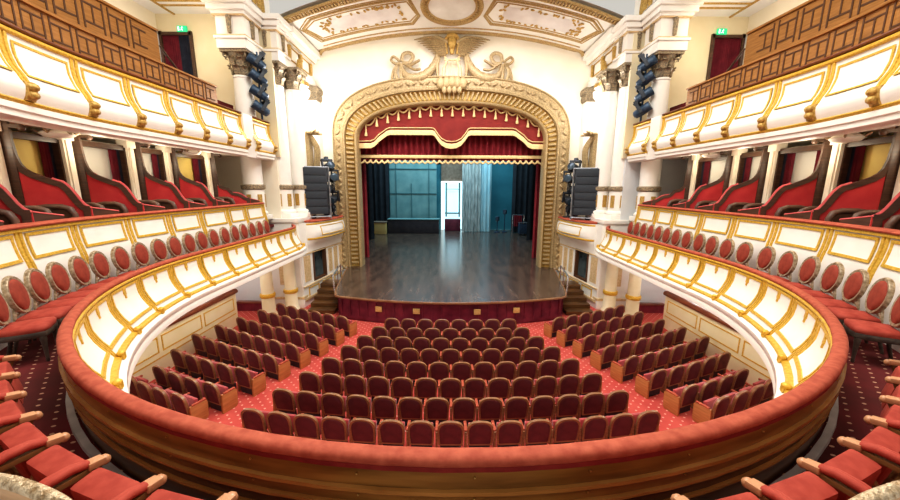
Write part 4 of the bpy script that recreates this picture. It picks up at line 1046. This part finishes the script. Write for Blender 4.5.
m.tube([(5.5, 30.1, -2.4), (6.5, 30.1, -2.4)], .04); m.build('rack_frame', M['chrome'], t); drape(MB(), 5.6, 6.3, 30.1, -3.4, -2.42, 20, .05, .2).build('cloth', M['curtain'], t)

# ------------------------------------------------------------------ stage boxes, steps, loudspeakers, stage lights
for s in (-1, 1):
    wd = WORD[s]
    def W(f, o=0):      # along the slanted wall of the stage box, f 0..1, o outwards into the house
        x0, y0, x1, y1 = 6.17, 13.75, 5.55, 17.35
        nx, ny = (y1-y0), -(x1-x0); l = math.hypot(nx, ny)
        return (s*(x0+(x1-x0)*f-o*nx/l), y0+(y1-y0)*f-o*ny/l)
    ang = math.atan2(3.6, -s*.62)
    def wb(mb, f0, f1, z0, z1, o0, o1):
        pts = [W(f0, o0), W(f1, o0), W(f1, o1), W(f0, o1)]
        return mb.loft([[(x, y, z0) for x, y in pts], [(x, y, z1) for x, y in pts]])
    wl = MB(); wb(wl, 0, .22, Z_ST, -2.78, -.25, 0); wb(wl, .52, 1, Z_ST, -2.78, -.25, 0); wb(wl, .22, .52, Z_ST, -4.12, -.25, 0); wb(wl, 0, 1, -2.78, -1.5, -.25, 0)
    wo = struct(wl.build('wall_stage_box_lower_'+wd, M['white']))
    gm = MB()
    for f0, f1 in ((.04, .16), (.58, .66), (.72, .80), (.86, .94)): wb(gm, f0, f1, -4.0, -2.9, 0, .03)
    wb(gm, .0, 1, Z_ST+.25, Z_ST+.36, 0, .06); wb(gm, 0, 1, -4.22, -4.17, 0, .05); wb(gm, 0, 1, -2.83, -2.79, 0, .05)
    gm.build('gilt_moulding', M['tan'], wo)
    pm = MB()
    for f0, f1 in ((.10, .32), (.40, .62), (.70, .9)): wb(pm, f0, f1, -4.74, -4.70, 0, .03); wb(pm, f0, f1, -4.34, -4.30, 0, .03); wb(pm, f0, f0+.012, -4.74, -4.30, 0, .03); wb(pm, f1-.012, f1, -4.74, -4.30, 0, .03)
    pm.build('gilt_frames', M['gold'], wo)
    t = thing('stage_box_window', f'dark framed glazed opening under {wd} stage box balcony', 'window', (*W(.37, -.1), -4.12))
    wb(MB(), .23, .51, -4.11, -2.79, -.2, -.12).build('glass', M['tvscreen'], t)
    fm = MB(); wb(fm, .22, .25, -4.12, -2.78, -.14, .02); wb(fm, .49, .52, -4.12, -2.78, -.14, .02); wb(fm, .22, .52, -2.86, -2.78, -.14, .02); wb(fm, .22, .52, -4.12, -4.04, -.14, .02); fm.build('frame', M['groove'], t)
    # bombe balcony of the stage box
    t = thing('stage_box_balcony', f'small bulging white and gilt {wd} stage box balcony with red rail', 'balcony front', (*W(.55), -2.4))
    def sweep(prof, f0, f1, bul):
        rings = []
        for i in range(17):
            k = i/16; f = f0+(f1-f0)*k; e = bul*max(math.sin(PI*k), 0)**.45
            rings.append([(*W(f, e*0+o*(.15+.85*max(math.sin(PI*k), 0)**.45)), z) for o, z in prof])
        return MB().loft(rings)
    sweep([(-.2, -1.5), (.34, -1.5), (.37, -1.66), (.47, -1.84), (.50, -2.04), (.44, -2.18), (.34, -2.30), (.22, -2.42), (.10, -2.54), (.05, -2.76), (-.2, -2.76)], .12, .98, 0).build('fascia', M['white'], t, angle=60)
    sweep([(-.2, -1.42), (.37, -1.42), (.42, -1.45), (.42, -1.48), (.35, -1.51), (-.2, -1.51)], .12, .98, 0).build('velvet_rail', M['velvet_rail'], t, angle=60)
    sweep([(.45, -2.16), (.48, -2.20), (.45, -2.24), (.36, -2.25), (.25, -2.18)], .12, .98, 0).build('gilt_fillet', M['gold'], t, angle=60)
    sweep([(.25, -1.53), (.37, -1.54), (.385, -1.58), (.37, -1.61), (.25, -1.61)], .12, .98, 0).build('upper_fillet', M['gold'], t, angle=60)
    gq = MB()
    for z in (-1.70, -2.06): gq.tube([(*W(.28+.54*i/12, (.40 if z > -1.8 else .505)*(.15+.85*math.sin(PI*(.186+.628*i/12))**.45)+.005), z) for i in range(13)], .02, 6)
    for f in (.28, .82):
        k = (f-.12)/.86; e = .15+.85*math.sin(PI*k)**.45; gq.tube([(*W(f, .40*e+.01), -1.70), (*W(f, .475*e+.01), -1.86), (*W(f, .505*e+.01), -2.06)], .02, 6)
    gq.build('gilt_frame', M['gold'], t, angle=60)
    # gilt palm console on the wall above the box
    t = thing('palm_bracket', f'gilded palm leaf bracket on white wall above {wd} loudspeaker', 'wall ornament', (s*6.3, 16.6, .9))
    pb = MB(); ZP = 1.35
    for k, (dx, dy) in enumerate(((0, 0), (.16, .1), (.3, .2))):
        pb.tube(smooth_path([(s*(6.38-dx*.25), 16.4+dy, ZP-.45), (s*(6.3-dx*.3), 16.35+dy, ZP+.3), (s*(6.38-dx*.2), 16.15+dy, ZP+.75), (s*(6.5), 15.9+dy, ZP+1.05)]), .065, 7)
    for k in range(5): pb.tube([(s*6.45, 16.0, ZP+1.0), (s*(6.15-.03*k), 15.65+.22*k, ZP+1.18-.08*abs(k-2))], [.09, .04], 6)
    pb.box((s*6.62, 16.3, ZP+.3), (.3, .4, 1.5))
    pb.build('leaf', M['gold_pale'], t, angle=60)
    # niche ornament with urn
    t = thing('wall_urn', f'white and gilt urn ornament high on {wd} stage box wall', 'wall ornament', (s*6.55, 15.9, 3.5))
    MB().lathe([(.1, 0), (.22, .04), (.1, .14), (.3, .4), (.34, .62), (.22, .7), (.3, .78), (.12, .9)], (s*6.55, 15.9, 3.5), 14).build('urn', M['white'], t, angle=60)
    ug = MB().tube([(s*6.5, 15.5, 4.3), (s*6.45, 15.45, 4.8), (s*6.45, 15.6, 5.2), (s*6.45, 15.9, 5.3)], [.05, .1, .1, .05], 8).ell((s*6.45, 15.6, 4.4), (.14, .2, .12)).ell((s*6.45, 16.1, 4.42), (.14, .18, .12))
    ug.build('gilt_scroll', M['gold_dark'], t, angle=60)
    # hanging loudspeaker array
    t = thing('line_array', f'tall black loudspeaker array standing on {wd} stage box', 'loudspeaker', (*W(.40, -.05), -1.42))
    x, y = W(.40, -.05); rz = s*-.42
    body = MB().box((0, 0, 1.22), (1.0, .5, 2.0)); body.xf((x, y, -1.42), rz).build('cabinet', M['black_metal'], t, bevel=.02)
    for k in range(6): MB().box((0, -.26, .38+.335*k), (.90, .04, .31), 0, 0, -.04).xf((x, y, -1.42), rz).build('speaker_grille', M['speaker'], t, bevel=.01)
    rg = MB()
    for sx in (-.58, .58): rg.tube([(sx, -.2, 0), (sx, -.2, 2.25)], .028).tube([(sx, .2, 0), (sx, .2, 2.25)], .028)
    for z in (.1, 2.24): rg.tube([(-.58, -.2, z), (.58, -.2, z)], .028).tube([(-.58, .2, z), (.58, .2, z)], .028)
    for z in (.3, .7, 1.1, 1.5, 1.9): rg.box((s*.58, -.22, z), (.1, .1, .16))
    rg.xf((x, y, -1.42), rz).build('rigging_frame', M['steel'], t)
    # moving-head lights on a pole between loudspeaker and arch
    x, y = W(.78, .0)
    t = thing('light_stand', f'dark pole holding stage lights beside {wd} loudspeaker', 'stand', (x, y, -1.42))
    MB().lathe([(.25, 0), (.25, .04), (.05, .08), (.04, 2.35)], (x, y, -1.42), 10).build('pole', M['black_metal'], t)
    def head(label, c, yaw, pitch, sc, group, mat):
        h = thing('stage_light', label, 'stage light', c, group)
        R = Matrix.Rotation(yaw, 3, 'Z') @ Matrix.Rotation(pitch, 3, 'X')
        def T(mb): mb.v = [tuple(R @ (Vector(p)*sc)+Vector(c)) for p in mb.v]; return mb
        b = MB()
        rings = []
        for yy, r in ((.24, .06), (.2, .12), (.0, .15), (-.16, .14), (-.26, .15), (-.28, .14)): rings.append([(r*math.cos(2*PI*j/12), yy, r*math.sin(2*PI*j/12)) for j in range(12)])
        b.loft(rings); T(b).build('lamp_body', M[mat], h)
        l = MB(); l.loft([[(r*math.cos(2*PI*j/12), yy, r*math.sin(2*PI*j/12)) for j in range(12)] for yy, r in ((-.281, .12), (-.29, .08))]); T(l).build('lens', M['lens'], h)
        y_ = MB().box((-.18, 0, .08), (.04, .1, .34)).box((.18, 0, .08), (.04, .1, .34)).box((0, 0, .26), (.4, .14, .06)).box((0, .0, .33), (.12, .12, .1)); T(y_).build('yoke', M['black_metal'], h)
    for k in range(5):
        head(f'dark stage light beside {wd} loudspeaker, {"lowest of its five" if k == 0 else ORD[k]+" up from the stage box" if k < 4 else "topmost of its five"}', (x-s*(.16 if k % 2 else -.06), y-.28, -1.05+.48*k), s*(.4-.3*k), .5-.2*k, 1.3, f'stage lights beside the {wd} loudspeaker', 'black_metal')
    # vertical boom of lights between the giant columns
    x, y = s*7.05, 13.35
    t = thing('light_boom', f'dark vertical boom between the two front {wd} columns', 'stand', (x, y, 2.4))
    MB().tube([(x, y, 2.35), (x, y, 4.75)], .04).build('pole', M['blue_metal'], t)
    for k in range(4):
        head(f'blue-black stage light on {wd} boom between columns, {["lowest of four", "second from bottom", "third from bottom", "topmost of four"][k]}', (x-s*.14, y-.25, 2.75+.52*k), s*(1.1 if k % 2 else .8), -.55, 1.15, f'stage lights on the {wd} boom', 'blue_metal')
    # floodlight washing the stage box wall
    t = thing('floodlight', f'bright white floodlight high on {wd} stage box wall', 'floodlight', (s*6.45, 15.3, 3.2))
    MB().box((s*6.45, 15.3, 3.35), (.22, .34, .3)).build('lamp_body', M['white'], t, bevel=.02); MB().box((s*6.325, 15.22, 3.35), (.03, .26, .22), s*.3).build('lens', M['lampglow'], t)
    # steps to the stage with handrail
    st = thing('stage_steps', f'brown wooden steps up to the {wd} end of the stage', 'steps', (s*5.1, 13.6, Z_ST))
    for k in range(5):
        z = Z_ST+.165*(k+1); y0 = 12.95+.38*k
        MB().box((s*5.20, (y0+15.2)/2, z-.0825), (1.1, 15.2-y0, .165)).build('step', M['wood_lining2'], st, bevel=.012)
    hr = thing('stage_handrail', f'steel handrail beside {wd} stage steps', 'handrail', (s*4.75, 13.5, Z_STAGE))
    MB().tube([(s*4.62, 13.0, Z_STAGE), (s*4.66, 13.05, -3.45), (s*4.95, 14.9, -3.45), (s*5.0, 15.0, Z_STAGE)], .03, 8).tube([(s*4.8, 14.0, Z_STAGE), (s*4.8, 14.0, -3.3)], .022, 6).build('rail', M['chrome'], hr)
# ------------------------------------------------------------------ light, camera
def area(name, loc, rot, size, energy, col=(1, .93, .82), sy=None):
    l = bpy.data.lights.new(name, 'AREA'); l.energy = energy; l.color = col; l.size = size
    if sy: l.shape = 'RECTANGLE'; l.size_y = sy
    o = bpy.data.objects.new(name, l); C.objects.link(o); o.location = loc; o.rotation_euler = rot; return o
def point(name, loc, energy, col=(1, .9, .75), r=.15):
    l = bpy.data.lights.new(name, 'POINT'); l.energy = energy; l.color = col; l.shadow_soft_size = r
    o = bpy.data.objects.new(name, l); C.objects.link(o); o.location = loc; return o
area('overhead_fill', (0, 6.5, 8.6), (0, 0, 0), 7, 1500, (1, .95, .86))  # added fill from above the house; no chandelier hangs here
for s in (-1, 1):
    area('gallery_light', (s*9.0, 9.5, 6.1), (0, 0, 0), 1.2, 70, (1, .88, .66), 6)
    area('gallery_soffit_fill', (s*9.4, 10.5, 3.6), (PI, 0, 0), 1.0, 45, (1, .95, .86), 4)  # added upward fill to lighten the gallery soffit, no fixture there
    point('gallery_end_light', (s*8.8, 12.2, 5.2), 22, (1, .88, .62), .15)
    point('stage_box_light', (s*5.7, 15.2, 3.4), 240 if s < 0 else 150, (1, .96, .9), .3)
    for y in (5.6, 7.6, 9.2, 11.0): point('box_light', (s*7.6, y, .8), 15, (1, .88, .66), .12)
    for y in (6, 9, 12): point('parterre_light', (s*8.9, y, -2.8), 24, (1, .96, .92), .15)
    for y in (6.5, 8.5, 10.5): point('under_balcony_fill', (s*6.6, y, -2.8), 26, (1, .93, .76), .15)  # added fill points that brighten the parterre partition, no lamps built
area('arch_light', (0, 14.2, 5.6), (math.radians(60), 0, 0), 9, 90, (1, .95, .84), 1)
area('stage_light_bank', (0, 27.5, 6.5), (0, 0, 0), 12, 950, (.30, .72, 1.0), 8)
sl = bpy.data.lights.new('apron_wash', 'SPOT'); sl.energy = 900; sl.color = (.36, .22, 1.0); sl.spot_size = math.radians(34); sl.spot_blend = .9; sl.shadow_soft_size = .2
so = bpy.data.objects.new('apron_wash', sl); C.objects.link(so); so.location = (0, 9.0, 5.8)
so.rotation_euler = (Vector((0, 12.3, -4.3))-Vector((0, 9.0, 5.8))).to_track_quat('-Z', 'Y').to_euler()
area('stage_back_light', (0, 29, 5.5), (math.radians(50), 0, 0), 12, 420, (.6, .9, 1.0), 2)
area('apron_light', (0, 15, 6.0), (math.radians(15), 0, 0), 5, 150, (.9, .88, 1.0), 1.5)
w = bpy.data.worlds.new('World'); bpy.context.scene.world = w; w.use_nodes = True
bg = w.node_tree.nodes['Background']; bg.inputs['Color'].default_value = (1.0, .955, .87, 1); bg.inputs['Strength'].default_value = .55
cam = bpy.data.cameras.new('Camera'); co = bpy.data.objects.new('Camera', cam); C.objects.link(co)
cam.sensor_width = 36; cam.lens = 340/900*36; cam.clip_start = .05
pitch = math.atan(63/340)
co.rotation_euler = (Matrix.Rotation(HP-pitch, 3, 'X') @ Matrix.Rotation(math.radians(.3), 3, 'Z')).to_euler()
co.location = (-.03, 0, 0)
bpy.context.scene.camera = co
sc = bpy.context.scene
sc.view_settings.view_transform = 'Standard'; sc.view_settings.look = 'Medium High Contrast'
sc.cycles.max_bounces = 8; sc.cycles.diffuse_bounces = 4
for o in sc.objects:
    if o.parent is None: o.location.z += CZ
